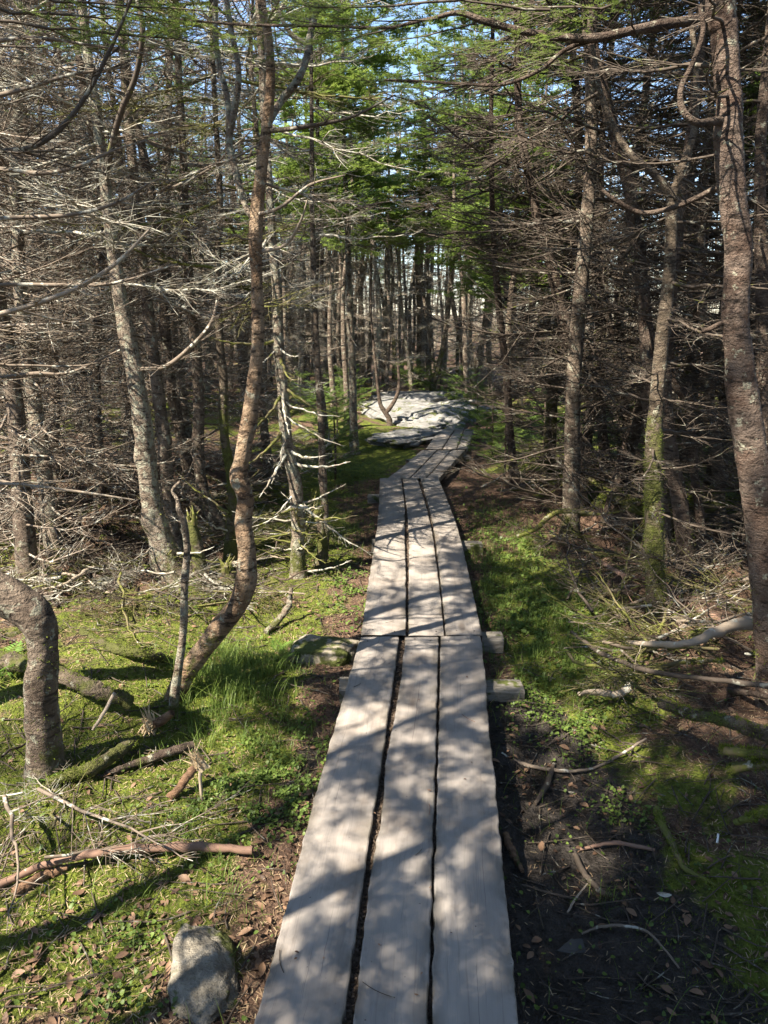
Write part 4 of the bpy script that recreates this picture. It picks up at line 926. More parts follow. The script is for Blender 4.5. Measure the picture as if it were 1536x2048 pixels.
# second hedge of living sprays: young green low boughs either side of the bend
def bough(px, py, D, lab, n, s0, s1, el=(.0, .9), mat=None):
    q = at(px, py, D); g0 = float(gbase(q.x, D)); root = thing('young_fir', (q.x, D, g0), lab, 'young tree', 'young firs beside the path')
    P = np.array([[0, 0, -.05], [.01, 0, .3], [0, .01, .6], [0, 0, max(.7, q.z - g0)]]); link('trunk', Buf().add(*tubes(P, [.014, .012, .009, .003], 6, (1, 0, 0))).mesh('trunk', M_BARK_DARK), root)
    H = P[-1, 2]
    for i in range(n):
        f = (i + R.random()) / n; z = .08 + (H - .1) * f; link('live_branch', R.choice(LIVE_MID), root, (0, 0, z), (U(-.2, .2), -U(*el) * .5 - .1, i * 2.4 + U(-.3, .3)), (s0 * (1 - f) + s1 * f))
for a in ((672, 790, 9.4, 'low green young fir left of the outcrop', 26, .6, .25), (668, 830, 7.6, 'young green fir by the moss bank left of the path', 22, .5, .2), (955, 790, 10.2, 'young green fir where the last planks end', 26, .6, .25),
          (985, 840, 8.6, 'yellow-green young fir right of the skewed planks', 26, .6, .25), (1010, 900, 7.4, 'low young fir on the right verge before the bend', 18, .45, .2), (880, 760, 14.2, 'young fir behind the outcrop', 22, .7, .3), (1250, 900, 8.4, 'young fir in the sunny gap at right', 22, .6, .3), (640, 790, 10.4, 'young fir between the thin straight trunk and the pale trunk', 22, .6, .25), (600, 800, 12.0, 'small green fir far behind the thin straight trunk', 22, .7, .3), (690, 760, 13.0, 'young fir behind the pale trunk beyond the bend', 22, .8, .3), (820, 770, 15.5, 'young fir in the centre behind the outcrop', 22, .8, .3), (930, 770, 13.0, 'young fir at the right end of the outcrop', 22, .7, .3), (1090, 820, 9.0, 'young fir low among the right-hand trunks', 20, .6, .25)):
    bough(*a)

# ------------------------------------------------------------------ traced sticks, logs, stumps on the ground
def stick(pts, mat, lab, cat='stick', name='fallen_stick', twig=0.0, z=None, k=8, amp=.2, up=.0, ln=.3, cap=True):
    """pts (px,py,width px,height above ground m)"""
    fr = []
    for (px, py, w, h) in pts:
        q = gp(px, py, -.1); q = gp(px, py, ghz(q.x, q.y) + h); rr = w / 2 * pxm(py, q.y); fr.append([q.x, q.y, q.z + rr * .6, rr])
    fs = spline(fr, 7); c = fs[len(fs) // 2, :3].copy(); P = fs[:, :3] - c; rr = np.maximum(fs[:, 3], .0015); P[1:-1] += RG.normal(0, .16, (len(P) - 2, 3)) * rr[1:-1, None] * [1, 1, .5]
    b = trunk_buf(P, rr, k, amp, U(0, 50), ref=(.1, .2, 1))
    v, q = tubes(np.array([P[0], P[0] + (P[0] - P[1]) * .02]), [rr[0] * .98, 0.0005], k, (.1, .2, 1)); b.add(v, q)
    v, q = tubes(np.array([P[-1], P[-1] + (P[-1] - P[-2]) * .02]), [rr[-1] * .98, 0.0005], k, (.1, .2, 1)); b.add(v, q)
    if mat in (M_BARK_MOSSY, M_TWIG_MOSS): fuzz(b, P, rr, int(900 + 60000 * float(rr.mean())), .008, 1, seed=P[0, 0] * 100 % 50)
    if twig:
        L = float(np.linalg.norm(np.diff(P, axis=0), axis=1).sum()); C, r2, l = side_twigs(P, L, int(L * 14 * twig), 0, 1.0, ln=ln, seg=5, r0=.0025, rg=RG, t0=.1)
        v, q = tubes(C, r2, 3, (.1, .1, 1)); b.add(v, q)
    return tag(link(name, b.mesh(name, [mat, M_MOSSF]), None, c), lab, cat)
stick([(-30, 1785, 15, .01), (100, 1730, 15, .02), (200, 1710, 17, .03), (300, 1700, 18, .03), (400, 1698, 18, .03), (505, 1705, 15, .02)], M_STICK, 'long reddish curved stick lying across the moss at lower left', k=10, twig=.25, ln=.10)
stick([(135, 1738, 14, .0), (85, 1760, 24, .0), (28, 1792, 20, .0)], M_ROT, 'short rotten wood piece under the reddish stick', 'log', 'log')
stick([(385, 1497, 20, .02), (330, 1512, 18, .02), (270, 1532, 16, .01), (212, 1550, 12, .0)], M_BARK_DARK, 'dark straight log below the leaning birch foot', 'log', 'log')
stick([(275, 1483, 18, .03), (230, 1515, 26, .02), (180, 1545, 26, .02), (95, 1570, 20, .01)], M_BARK_MOSSY, 'short mossy log beside the elbow-bent trunk', 'log', 'log')
stick([(340, 1602, 20, .0), (366, 1570, 17, .04), (398, 1530, 18, .09)], M_ROT, 'snapped branch lying behind the splintered stake', 'branch', 'fallen_branch')
stick([(165, 1268, 16, .02), (200, 1290, 18, .03), (240, 1306, 20, .03), (290, 1312, 20, .02), (335, 1322, 16, .0)], M_BARK_MOSSY, 'mossy surface root curving toward the birch foot', 'root', 'root')
stick([(0, 1330, 40, .0), (60, 1340, 36, .02), (120, 1356, 34, .03), (190, 1387, 32, .02), (262, 1412, 26, .0)], M_BARK_MOSSY, 'thick mossy root behind the elbow-bent trunk', 'root', 'root')
stick([(-20, 1300, 22, .05), (30, 1280, 22, .05), (55, 1262, 20, .06)], M_BARK_MOSSY, 'short mossy root at the left edge', 'root', 'root')
stick([(583, 1178, 8, .20), (577, 1215, 13, .09), (556, 1245, 13, .03), (532, 1268, 12, .0)], M_BARK_PALE, 'pale curved dead branch propped beside the flat stone', 'branch', 'fallen_branch')
stick([(185, 1462, 5, .01), (200, 1440, 7, .02), (230, 1388, 8, .06)], M_TWIG_PALE, 'small pale stick leaning by the elbow-bent trunk')
stick([(1003, 1510, 9, .01), (1040, 1528, 8, .01), (1098, 1541, 8, .02), (1150, 1543, 6, .02), (1195, 1535, 6, .01), (1245, 1508, 6, .02), (1293, 1478, 5, .04)], M_TWIG, 'curved bare twig crossing the dark mud on the right')
stick([(1108, 1530, 8, .01), (1095, 1570, 12, .02), (1070, 1610, 8, .01)], M_TWIG_DARK, 'short dark twig lying across the mud beside the curved twig')
stick([(1313, 1620, 14, .02), (1322, 1650, 14, .02), (1343, 1690, 13, .02), (1368, 1738, 11, .02), (1420, 1765, 8, .01), (1488, 1806, 6, .01)], M_TWIG_MOSS, 'mossy stick slanting down at lower right', twig=.4)
stick([(1163, 1868, 5, .01), (1200, 1855, 6, .02), (1243, 1853, 6, .03), (1290, 1862, 5, .03), (1325, 1895, 5, .02), (1358, 1937, 4, .01)], M_TWIG, 'thin arching twig beside the buried timber at lower right')
stick([(1150, 1712, 10, .01), (1168, 1750, 13, .02), (1200, 1785, 13, .01), (1225, 1796, 11, .0)], M_TWIG_DARK, 'blackish broken stick in the mud')
stick([(1045, 1770, 4, .01), (1110, 1790, 5, .01), (1160, 1800, 4, .01)], M_TWIG_DARK, 'thin twig in the mud near the plank edge')
stick([(1175, 1768, 3, .03), (1150, 1800, 5, .01), (1135, 1826, 4, .01)], M_TWIG_PALE, 'short pale twig standing out of the mud')
stick([(1160, 1700, 6, .01), (1230, 1688, 8, .02), (1310, 1702, 8, .01)], M_STICK, 'reddish root sliver lying on the mud at right')
stick([(1010, 1672, 14, .0), (1022, 1705, 16, .0), (1045, 1745, 8, .0)], M_ROT, 'rotten splinter against the plank edge', 'log', 'log')
stick([(1253, 1287, 8, .30), (1310, 1292, 12, .30), (1378, 1290, 16, .30), (1443, 1265, 22, .32), (1508, 1250, 30, .34), (1580, 1240, 36, .34)], M_TWIG_PALE, 'bleached bare limb lying level at the right edge', 'branch', 'fallen_branch', twig=.5)
stick([(1143, 1265, 6, .12), (1175, 1290, 8, .14), (1208, 1312, 9, .16), (1303, 1346, 10, .2), (1418, 1361, 10, .24), (1540, 1376, 12, .26)], M_TWIG_DARK, 'long dark bough sagging over the ferny verge at right', 'branch', 'fallen_branch', twig=1.0, ln=.2)
stick([(1323, 1412, 22, .12), (1375, 1432, 24, .13), (1443, 1448, 24, .14), (1500, 1464, 28, .14), (1570, 1492, 30, .14)], M_BARK_MOSSY, 'thick mossy bough at the right edge', 'branch', 'fallen_branch')
stick([(1438, 1504, 18, .1), (1480, 1510, 20, .1), (1560, 1516, 22, .1)], M_TWIG_MOSS, 'yellow-mossed stub pointing in from the right edge', 'branch', 'fallen_branch')
stick([(1460, 1544, 20, .06), (1500, 1536, 20, .08), (1560, 1528, 20, .1)], M_TWIG_MOSS, 'second yellow-mossed stub, just below the first', 'branch', 'fallen_branch')
stick([(1470, 1648, 14, .04), (1500, 1640, 16, .06), (1560, 1615, 18, .08)], M_TWIG_MOSS, 'small mossy stub low at the right edge', 'branch', 'fallen_branch')
stick([(1178, 960, 8, .3), (1228, 995, 13, .22), (1268, 1024, 16, .15), (1333, 1030, 17, .15), (1400, 1024, 17, .18), (1450, 1010, 18, .2)], M_TWIG_MOSS, 'mossy bough lying between the right-hand trunks', 'branch', 'fallen_branch', twig=1.2)
stick([(1035, 1075, 8, .1), (1070, 1062, 9, .14), (1100, 1035, 10, .2), (1130, 1025, 9, .25), (1190, 1030, 7, .3)], M_TWIG_MOSS, 'greenish bough hooked beside the second boardwalk section', 'branch', 'fallen_branch', twig=1.2)
stick([(1180, 1110, 6, .2), (1240, 1150, 10, .15), (1310, 1172, 12, .12), (1400, 1225, 15, .1), (1500, 1270, 18, .1)], M_STICK, 'reddish-grey bough lying behind the bleached limb', 'branch', 'fallen_branch', twig=1.0)
stick([(1230, 1225, 6, .1), (1310, 1195, 9, .1), (1420, 1180, 10, .12), (1536, 1150, 12, .14)], M_TWIG, 'grey bough lying across the foot of the mossy trunk', 'branch', 'fallen_branch', twig=1.2)
# more dead wood lying on both sides
R.seed(31)
for k in range(46):
    rt = k % 5 >= 3
    px, py = (U(20, 560), U(900, 1230)) if not rt else (U(1170, 1520), U(990, 1400))
    dx = U(50, 170) * R.choice((-1, 1)); dy = U(-45, 45); q1 = gp(px, py, -.1); q2 = gp(px + dx, py + dy, -.1)
    if path_d(q1.x, q1.y) < .7 or path_d(q2.x, q2.y) < .7: continue
    w = U(5, 17) * 3.5 / q1.y; kind, m_, ad = R.choice([('branch', M_BARK_MOSSY, 'mossy'), ('branch', M_TWIG_MOSS, 'yellow-green mossed'), ('branch', M_TWIG, 'grey bare'), ('branch', M_BARK_DARK, 'dark'), ('branch', M_TWIG_PALE, 'pale bare')])
    near_ = 'left of the flaking trunk' if px < 180 else 'by the stout pale trunk' if px < 380 else 'by the birch and the stub-covered trunk' if px < 800 else 'left of the moss-covered trunk' if px < 1310 else 'right of the moss-covered trunk'
    o = stick([(px, py, w, U(.0, .04)), (px + dx * .35 + U(-8, 8), py + dy * .35 + U(-12, 12), w * .9, U(.02, .09)), (px + dx * .7, py + dy * .7 + U(-10, 10), w * .75, U(.02, .1)), (px + dx, py + dy, w * .5, U(.0, .12))], m_, '%s fallen branch %s' % (ad, near_), kind, 'fallen_branch', twig=U(.3, 1.1), ln=.25, k=7)
    o['group'] = 'fallen branches ' + near_
# spiky mossed stubs round the tree feet
for (tx, D_, base_o, n_) in ((597, 4.7, T7, 22), (352, 4.4, TT3, 8), (462, 4.8, [o for o in bpy.data.objects if o.get('label', '').startswith('narrow wavy')][0], 12)):
    for k in range(n_):
        link('stub_branch', R.choice(STUB['moss' if R.random() < .7 else 'lichen']), base_o, (U(-.05, .05), U(-.05, .05), U(.02, .5)), (U(-.5, .5), -U(-.1, .7), U(0, 6.28)), U(.4, .95))
# log ends on the mound at left
stick([(60, 1020, 24, .03), (110, 1030, 30, .05), (155, 1046, 22, .02)], M_ROT, 'rusty rotten log on the mossy mound at left', 'log', 'log')
stick([(172, 1060, 30, .0), (195, 1040, 24, .08), (218, 1016, 12, .16)], M_ROT, 'ragged rotten stump piece on the mound at left', 'stump', 'stump')
# splintered stake
def splinters(c, n, L, r, dirv, spread, rg):
    b = Buf()
    for i in range(n):
        d = np.array(dirv) + rg.normal(0, spread, 3); d /= np.linalg.norm(d); o_ = rg.normal(0, r, 3) * [1, 1, .3]; l = L * rg.uniform(.4, 1)
        P = np.array([o_, o_ + d * l * .5, o_ + d * l]); P[1] += rg.normal(0, .006, 3); P[2] += rg.normal(0, .012, 3); w_ = rg.uniform(.0015, .005); v, q = tubes(P, [w_ * 1.2, w_, .0004], 3, (.3, .2, .1)); b.add(v, q)
    return b
q = gp(405, 1612, -.12); st = thing('splintered_stake', (q.x, q.y, ghz(q.x, q.y)), 'thin stake topped with pale torn splinters', 'stake')
D_ = q.y; o_ = Vector(st.location)
fr = [at(408, 1640, D_) - o_, at(404, 1600, D_) - o_, at(400, 1555, D_) - o_, at(402, 1530, D_) - o_]
link('shaft', trunk_buf(np.array([list(v) for v in fr]), [.006, .006, .006, .008], 7, .1, 2, ref=(1, .2, 0)).mesh('shaft', M_TWIG_PALE), st)
p0 = at(404, 1535, D_) - o_; link('splinters', splinters(p0, 60, .09, .010, (-.45, 0, 1), .16, RG).mesh('splinters', M_SPLINTER, smooth=False), st, p0)
q = gp(310, 1470, -.1); st = thing('splintered_branch', (q.x, q.y, ghz(q.x, q.y)), 'torn branch end with hanging pale splinters beside the sapling', 'branch')
D_ = q.y; o_ = Vector(st.location); fr = [at(345, 1425, D_) - o_, at(325, 1440, D_) - o_, at(300, 1455, D_) - o_]
link('shaft', trunk_buf(np.array([list(v) for v in fr]), [.016, .019, .018], 9, .25, 5, ref=(.1, .2, 1)).mesh('shaft', M_ROT), st)
link('splinters', splinters(None, 40, .11, .010, (.2, -.1, -1), .3, RG).mesh('splinters', M_SPLINTER, smooth=False), st, fr[2] + Vector((.0, 0, .01)))
link('splinters', splinters(None, 34, .10, .010, (-.1, -.1, 1), .2, RG).mesh('splinters', M_SPLINTER, smooth=False), st, fr[2])
def stump(px, py, D, h, w, lab):
    q = at(px, py, D); g0 = ghz(q.x, q.y); root = thing('stump', (q.x, D, g0), lab, 'stump')
    S = 14; z = np.linspace(-.1, h, S); r = w * (1.5 - .9 * np.clip(z / h, 0, 1) ** .6); P = np.stack([.02 * np.sin(z * 9), 0 * z, z], 1)
    b = trunk_buf(P, r, 16, .35, px, ref=(1, .2, 0)); link('trunk', b.mesh('trunk', M_BARK_MOSSY), root)
    b = Buf()
    for i in range(10):
        a = i * .63; p = np.array([math.cos(a) * r[-1] * .8, math.sin(a) * r[-1] * .8, h - .02]); l = U(.03, .14)
        v, q2 = tubes(np.array([p, p + [U(-.02, .02), U(-.02, .02), l * .6], p + [U(-.03, .03), U(-.03, .03), l]]), [.012, .008, .001], 5, (1, .2, 0)); b.add(v, q2)
    link('splinters', b.mesh('splinters', M_TWIG_MOSS, smooth=False), root)
    for i in range(9): link('stub_branch', R.choice(STUB['moss']), root, (0, 0, U(.08, h)), (U(-.5, .5), -U(-.3, .5), U(0, 6.28)), U(.25, .5))
stump(392, 1130, 4.4, .42, .045, 'ragged lichen-crusted stump between the pale trunk and the birch')
stump(457, 1165, 4.3, .2, .06, 'low yellow-mossed stump right beside the birch')
stump(640, 1125, 4.9, .35, .035, 'small mossy stump at the foot of the thin straight trunk')

# low dead brush lying about the tree feet
R.seed(24)
brush = [(U(0, 560), U(890, 1240)) for _ in range(150)] + [(U(1130, 1540), U(930, 1400)) for _ in range(80)] + [(U(0, 130), U(1580, 1760)) for _ in range(8)] + [(U(560, 720), U(1060, 1240)) for _ in range(9)] + [(U(960, 1180), U(860, 1010)) for _ in range(18)] + [(U(560, 1050), U(760, 850)) for _ in range(22)]
for i, (px, py) in enumerate(brush):
    q = gp(px, py, -.1)
    if path_d(q.x, q.y) < .62: continue
    right = px > 800; kk = R.choice(['dark', 'moss', 'moss', 'twig'] if right else ['twig', 'moss', 'moss', 'lichen', 'dark'])
    el = U(-.12, .15) if not right else U(-.55, .1); s = (U(.4, .95) if right else U(.35, .85)) * (1 if not (px < 130 and py > 1500) else .8); aa = U(0, 6.28)
    tip = q + Vector((math.cos(aa), math.sin(aa), 0)) * s * 1.2
    if path_d(tip.x, tip.y) < .5: aa = 0 if right else PI
    o = link('fallen_branch', R.choice(DEAD[kk]), None, (q.x, q.y, ghz(q.x, q.y) + U(.03, .10) + .06 * s), (U(-.6, .6), el, aa), s)
    LMB = [(-99, 'left of the flaking trunk'), (186, 'between the flaking and the stout pale trunk'), (340, 'between the stout pale trunk and the birch'), (480, 'between the birch and the thin straight trunk'), (650, 'by the moss bank left of the planks'), (800, 'beside the last planks'), (1029, 'between the bushy thin trunk and the dark leaning trunk'), (1160, 'left of the moss-covered trunk'), (1316, 'between the moss-covered and the big reddish trunk')]
    wh = [t_ for p_0, t_ in LMB if p_0 <= px][-1]
    tag(o, '%s twiggy branch fallen %s' % ({'dark': 'dark', 'moss': 'mossy', 'twig': 'grey', 'lichen': 'pale'}[kk], wh), 'branch', 'fallen brush ' + wh)

# ------------------------------------------------------------------ ferns
def frond_buf(rg, L=.3):
    b = Buf(); S = 12; t = np.linspace(0, 1, S); P = np.stack([L * t, 0 * t, L * (.55 * t - .62 * t ** 2)], 1)
    v, q = tubes(P, .0018 * (1 - .8 * t), 3, (0, .1, 1)); b.add(v, q, 0, .3)
    n = 17
    for i in range(n):
        f = .12 + .86 * i / (n - 1); x = np.array([np.interp(f, t, P[:, j]) for j in range(3)]); l = L * .30 * math.sin(min(1, f * 1.15 + .12) * math.pi) ** .7 * (1 - .3 * f) + .006
        for s in (-1, 1):
            w = L * .022; d = np.array([.35, s, rg.uniform(-.15, .1)]); d /= np.linalg.norm(d)
            a = x; e_ = x + d * l; m1 = x + d * l * .45 + np.array([w, 0, .002]); m2 = x + d * l * .35 - np.array([w, 0, -.002])
            b.add([a, m1, e_, m2], [(0, 1, 2, 3)], 0, min(1, rg.uniform(.3, .9)))
    return b
FROND = [frond_buf(RG, .26 + .04 * i).mesh('frond', M_FERN) for i in range(3)]
def fern(px, py, n, s, lab):
    q = gp(px, py, -.1); root = thing('fern', (q.x, q.y, ghz(q.x, q.y)), lab, 'fern', 'ferns')
    for i in range(n): link('frond', R.choice(FROND), root, (0, 0, .0), (U(-.2, .2), -U(.2, .6), i * 6.28 / n + U(-.4, .4)), s * U(.7, 1.1))
fern(560, 1312, 6, .62, 'bright fern beside the flat stone'); fern(15, 1420, 6, .9, 'dark fern at the left edge behind the elbow-bent trunk'); fern(95, 1580, 4, .4, 'pale small fern at the foot of the elbow-bent trunk')
fern(1240, 930, 5, 1.0, 'fern in the sunny gap at right')

# ------------------------------------------------------------------ ground cover (masses nobody could count)
def gz(x, y):
    i = np.clip(np.searchsorted(gy, y) - 1, 0, ni - 2); j = np.clip(np.searchsorted(gx, x) - 1, 0, nj - 2)
    fy = (y - gy[i]) / (gy[i + 1] - gy[i]); fx = (x - gx[j]) / (gx[j + 1] - gx[j]); Zg = Z.reshape(ni, nj)
    return Zg[i, j] * (1 - fx) * (1 - fy) + Zg[i, j + 1] * fx * (1 - fy) + Zg[i + 1, j] * (1 - fx) * fy + Zg[i + 1, j + 1] * fx * fy
def pxden(lst, x, y):
    """sum of soft patches given by photograph pixel centre and radii in metres"""
    m = 0 * x
    for (px, py, rx, ry, w) in lst:
        q = gp(px, py, -.1); m = m + w * blob(x, y, q.x, q.y, rx, ry)
    return m
def clear(x, y):
    d = np.abs(x - path_x(np.minimum(y, 10.6))); w = np.interp(y, [1, 3.6, 7.2, 8, 10.5], [.315, .30, .32, .36, .3]); return (d > w + .015) | (y > 10.8)
def scatter(n, den, ymax=8.0, ymin=1.1, pw=1.0, seed=0):
    """random places weighted by den, thicker towards the viewer"""
    rg = np.random.default_rng(seed); out = []
    got = 0
    while got < n:
        y = ymin + (ymax - ymin) * rg.random(60000) ** 1.6; x = rg.uniform(-1, 1, 60000) * (.58 * y + .45)
        k = rg.random(60000) * (.35 + .65 * (y / ymax)) < den(x, y) * (.58 * y + .45) / (.58 * ymax + .45)
        k &= clear(x, y); x, y = x[k], y[k]
        out.append(np.stack([x, y], 1)); got += len(x)
        if len(out) > 60: break
    o = np.vstack(out)[:n]; return o[:, 0], o[:, 1], rg
def clumpy(x, y, sc, seed): return np.array([noise.noise(Vector((a * sc, b * sc, seed))) for a, b in zip(x, y)])
def blades(x, y, h, w, lean, rg, tint, segs=3):
    n = len(x); z = gz(x, y) - .004; a = rg.uniform(0, 6.28, n); dirv = np.stack([np.cos(a), np.sin(a), 0 * a], 1); sd = np.stack([-np.sin(a), np.cos(a), 0 * a], 1)
    base = np.stack([x, y, z], 1); V = []
    for s in range(segs + 1):
        t = s / segs; c = base + dirv * (lean * h * t * t)[:, None] + np.array([0, 0, 1.]) * (h * t * (1 - .35 * lean * t))[:, None]
        ww = (w * (1 - t ** 1.5) * .5)[:, None]
        V += [c - sd * ww, c + sd * ww] if s < segs else [c]
    V = np.stack(V, 1); m = V.shape[1]; idx = np.arange(n * m).reshape(n, m); F = []
    Q = [np.stack([idx[:, 2 * s], idx[:, 2 * s + 1], idx[:, 2 * s + 3], idx[:, 2 * s + 2]], 1) for s in range(segs - 1)]
    T = np.stack([idx[:, 2 * segs - 2], idx[:, 2 * segs - 1], idx[:, 2 * segs], -np.ones(n, int)], 1)
    b = Buf(); tt = np.repeat(np.clip(tint, 0, 1), m); b.add(V.reshape(-1, 3), np.concatenate(Q + [T]), 0, tt); return b
GR = [(460, 1370, .22, .35, 1.6), (520, 1330, .2, .2, 1.0), (490, 1470, .2, .15, .8), (690, 1060, .2, .6, 1.0), (700, 950, .3, .8, .9), (980, 1140, .18, .6, 1.3), (1080, 1230, .3, .6, 1.1), (1130, 1330, .25, .3, 1.1), (1000, 1050, .2, .8, .8),
      (420, 1750, .1, .08, .5), (440, 1800, .1, .06, .5), (380, 1650, .15, .12, .4), (230, 1790, .06, .05, .5), (1215, 1760, .035, .03, .8), (1260, 880, .6, .8, .8), (560, 1560, .2, .2, .35), (1330, 930, .6, .8, .5)]
x, y, rg = scatter(24000, lambda x, y: pxden(GR, x, y) * .8 + .015, 9.0, seed=1)
c = clumpy(x, y, 9, 1.0); k = c > -.12; x, y, c = x[k], y[k], c[k]; n = len(x)
h = (.035 + .08 * rg.random(n) ** 2) * (1 + 1.5 * np.clip(pxden([(460, 1370, .22, .3, 1)], x, y), 0, 1))
gbuf = blades(x, y, h, rg.uniform(.0018, .0038, n), rg.uniform(.2, 1.1, n), rg, rg.uniform(.1, .95, n), 4)
tag(link('grass', gbuf.mesh('grass', M_GRASS)), 'thin green grass growing along both sides of the planks', 'grass', kind='stuff')
x, y, rg = scatter(90000, lambda x, y: np.clip(moss_mask(x, y) - .38, 0, .6) * 1.5, 7.5, seed=2)
c = clumpy(x, y, 14, 7.0); k = c > -.25; x, y, c = x[k], y[k], c[k]; n = len(x)
gbuf = blades(x, y, rg.uniform(.006, .016, n) * (1 + .8 * c), rg.uniform(.002, .0045, n), rg.uniform(.2, 1.0, n), rg, .45 + c * .9 + rg.normal(0, .15, n), 1)
tag(link('moss', gbuf.mesh('moss', M_MOSSF)), 'soft yellow-green moss carpeting the ground', 'moss', kind='stuff')
HBX = 1
HB = [(1080, 1230, .25, .45, .9), (1120, 1400, .22, .2, 1.0), (1160, 1470, .14, .12, .8), (1010, 1080, .25, .7, .6), (560, 1560, .2, .2, 1.0), (600, 1460, .15, .2, .5), (240, 1870, .12, .08, .25), (230, 2010, .1, .06, .3), (1250, 1600, .1, .1, .5), (700, 1180, .1, .4, .6), (480, 1600, .2, .15, .7), (1250, 880, 1, 1, .3)]
x, y, rg = scatter(19000, lambda x, y: pxden(HB, x, y) + .02, 8.0, seed=3)
c = clumpy(x, y, 8, 3.0); k = c > -.1; x, y = x[k], y[k]; n = len(x)
r = rg.uniform(.003, .0085, n) * (1 + .5 * (y > 3.2)); z = gz(x, y) + rg.uniform(.004, .03, n); nrm = rg.normal(0, .35, (n, 2)); a0 = rg.uniform(0, 6.28, n)
ang = a0[:, None] + np.arange(6) * math.pi / 3; rad = r[:, None] * np.array([1, .8, 1, .8, 1, .8])
V = np.stack([x[:, None] + rad * np.cos(ang), y[:, None] + rad * np.sin(ang), z[:, None] + rad * (np.cos(ang) * nrm[:, :1] + np.sin(ang) * nrm[:, 1:])], -1); cen = np.stack([x, y, z - r * .25], 1)[:, None]
V = np.concatenate([V, cen], 1); idx = np.arange(n * 7).reshape(n, 7); F_ = np.concatenate([np.stack([idx[:, i], idx[:, (i + 1) % 6], idx[:, 6]], 1) for i in range(6)])
hb = Buf().add(V.reshape(-1, 3), F_, 0, np.repeat(rg.uniform(.1, .9, n), 7)); tag(link('herbs', hb.mesh('herbs', M_HERB)), 'small round-leaved herbs spread through the moss and grass', 'ground cover', kind='stuff')
# straw, needles
x, y, rg = scatter(42000, lambda x, y: .4 - .36 * np.clip(mud_mask(x, y) * 1.3, 0, 1), 6.5, seed=4); n = len(x)
z = gz(x, y) + rg.uniform(.0, .008, n); a = rg.uniform(0, 6.28, n); l = rg.uniform(.006, .028, n); d = np.stack([np.cos(a), np.sin(a), rg.normal(0, .2, n)], 1) * l[:, None]; sd = np.stack([-np.sin(a), np.cos(a), 0 * a], 1) * rg.uniform(.0006, .0014, n)[:, None]
p_ = np.stack([x, y, z], 1); V = np.stack([p_ - sd, p_ + sd, p_ + d + sd, p_ + d - sd], 1)
tag(link('needle_litter', Buf().add(V.reshape(-1, 3), np.arange(n * 4).reshape(n, 4), 0, np.repeat(rg.random(n) ** 1.5, 4)).mesh('needle_litter', M_STRAW)), 'fallen needles and straw lying over the soil', 'litter', kind='stuff')
# dead leaves
def leaf_buf(rg, L=.04):
    n = 5; b = Buf(); t = np.linspace(0, 1, n); w = L * .26 * np.sin(np.pi * np.clip(t * .94 + .03, 0, 1)) ** .8; cu = rg.uniform(-.5, .6); fold = rg.uniform(.1, .6)
    z = cu * L * (t - .5) ** 2; mid = np.stack([L * (t - .5), 0 * t, z + .0], 1); lf = mid + np.stack([0 * t, -w, w * fold], 1); rt = mid + np.stack([0 * t, w, w * fold * rg.uniform(.3, 1)], 1)
    V = np.stack([lf, mid, rt], 1).reshape(-1, 3); i = np.arange(n * 3).reshape(n, 3); q = np.concatenate([np.stack([i[:-1, j], i[:-1, j + 1], i[1:, j + 1], i[1:, j]], 1) for j in (0, 1)])
    return V, q
lv = [leaf_buf(RG) for _ in range(6)]
x, y, rg = scatter(3600, lambda x, y: (1 - .8 * np.clip(mud_mask(x, y) * 1.2, 0, 1)) * .1 + pxden([(620, 1500, .18, .5, .9), (640, 1250, .15, .6, .8), (200, 1950, .5, .3, .5), (1060, 1500, .3, .3, .5), (500, 1800, .2, .3, .8), (930, 1000, .25, .9, .6), (1300, 1700, .3, .3, .4), (250, 1080, 1.0, .9, .9), (450, 1200, .5, .5, .6)], x, y), 7.0, seed=5)
b = Buf()
for i in range(len(x)):
    V, q = lv[i % 6]; s = rg.uniform(.25, .8) ; Mx = np.array(Euler((rg.normal(0, .3), rg.normal(0, .3), rg.uniform(0, 6.28))).to_matrix()) * s
    b.add(V @ Mx.T + [x[i], y[i], gz(x[i:i + 1], y[i:i + 1])[0] + .005], q, 0, float(rg.random() ** 1.2))
tag(link('leaf_litter', b.mesh('leaf_litter', M_DEADLEAF)), 'small brown leaves littering the forest floor', 'litter', kind='stuff')
LEAFM = []
for i, (V, q) in enumerate(lv * 3): LEAFM.append(Buf().add(V * .95, q, 0, [.25, .5, .75, .95, .6, .85][(i * 5 + i // 6) % 6]).mesh('fallen_leaf', M_DEADLEAF))
x, y, rg = scatter(150, lambda x, y: .1 + pxden([(560, 1800, .15, .3, 1), (620, 1560, .12, .3, 1), (200, 1950, .5, .25, .8), (1060, 1480, .2, .25, .7), (1200, 1950, .3, .2, .4), (450, 1800, .2, .12, .8)], x, y), 3.4, 1.15, seed=6)
for i in range(len(x)):
    rt = x[i] > path_x(y[i]); o = link('fallen_leaf', R.choice(LEAFM), None, (x[i], y[i], gz(x[i:i + 1], y[i:i + 1])[0] + .012), (U(-.4, .4), U(-.4, .4), U(0, 6.28)), U(.7, 1.25))
    tag(o, 'curled brown leaf lying on the %s' % ('dark ground right of the planks' if rt else 'moss left of the planks'), 'leaf', 'fallen leaves on the %s' % ('right' if rt else 'left'))
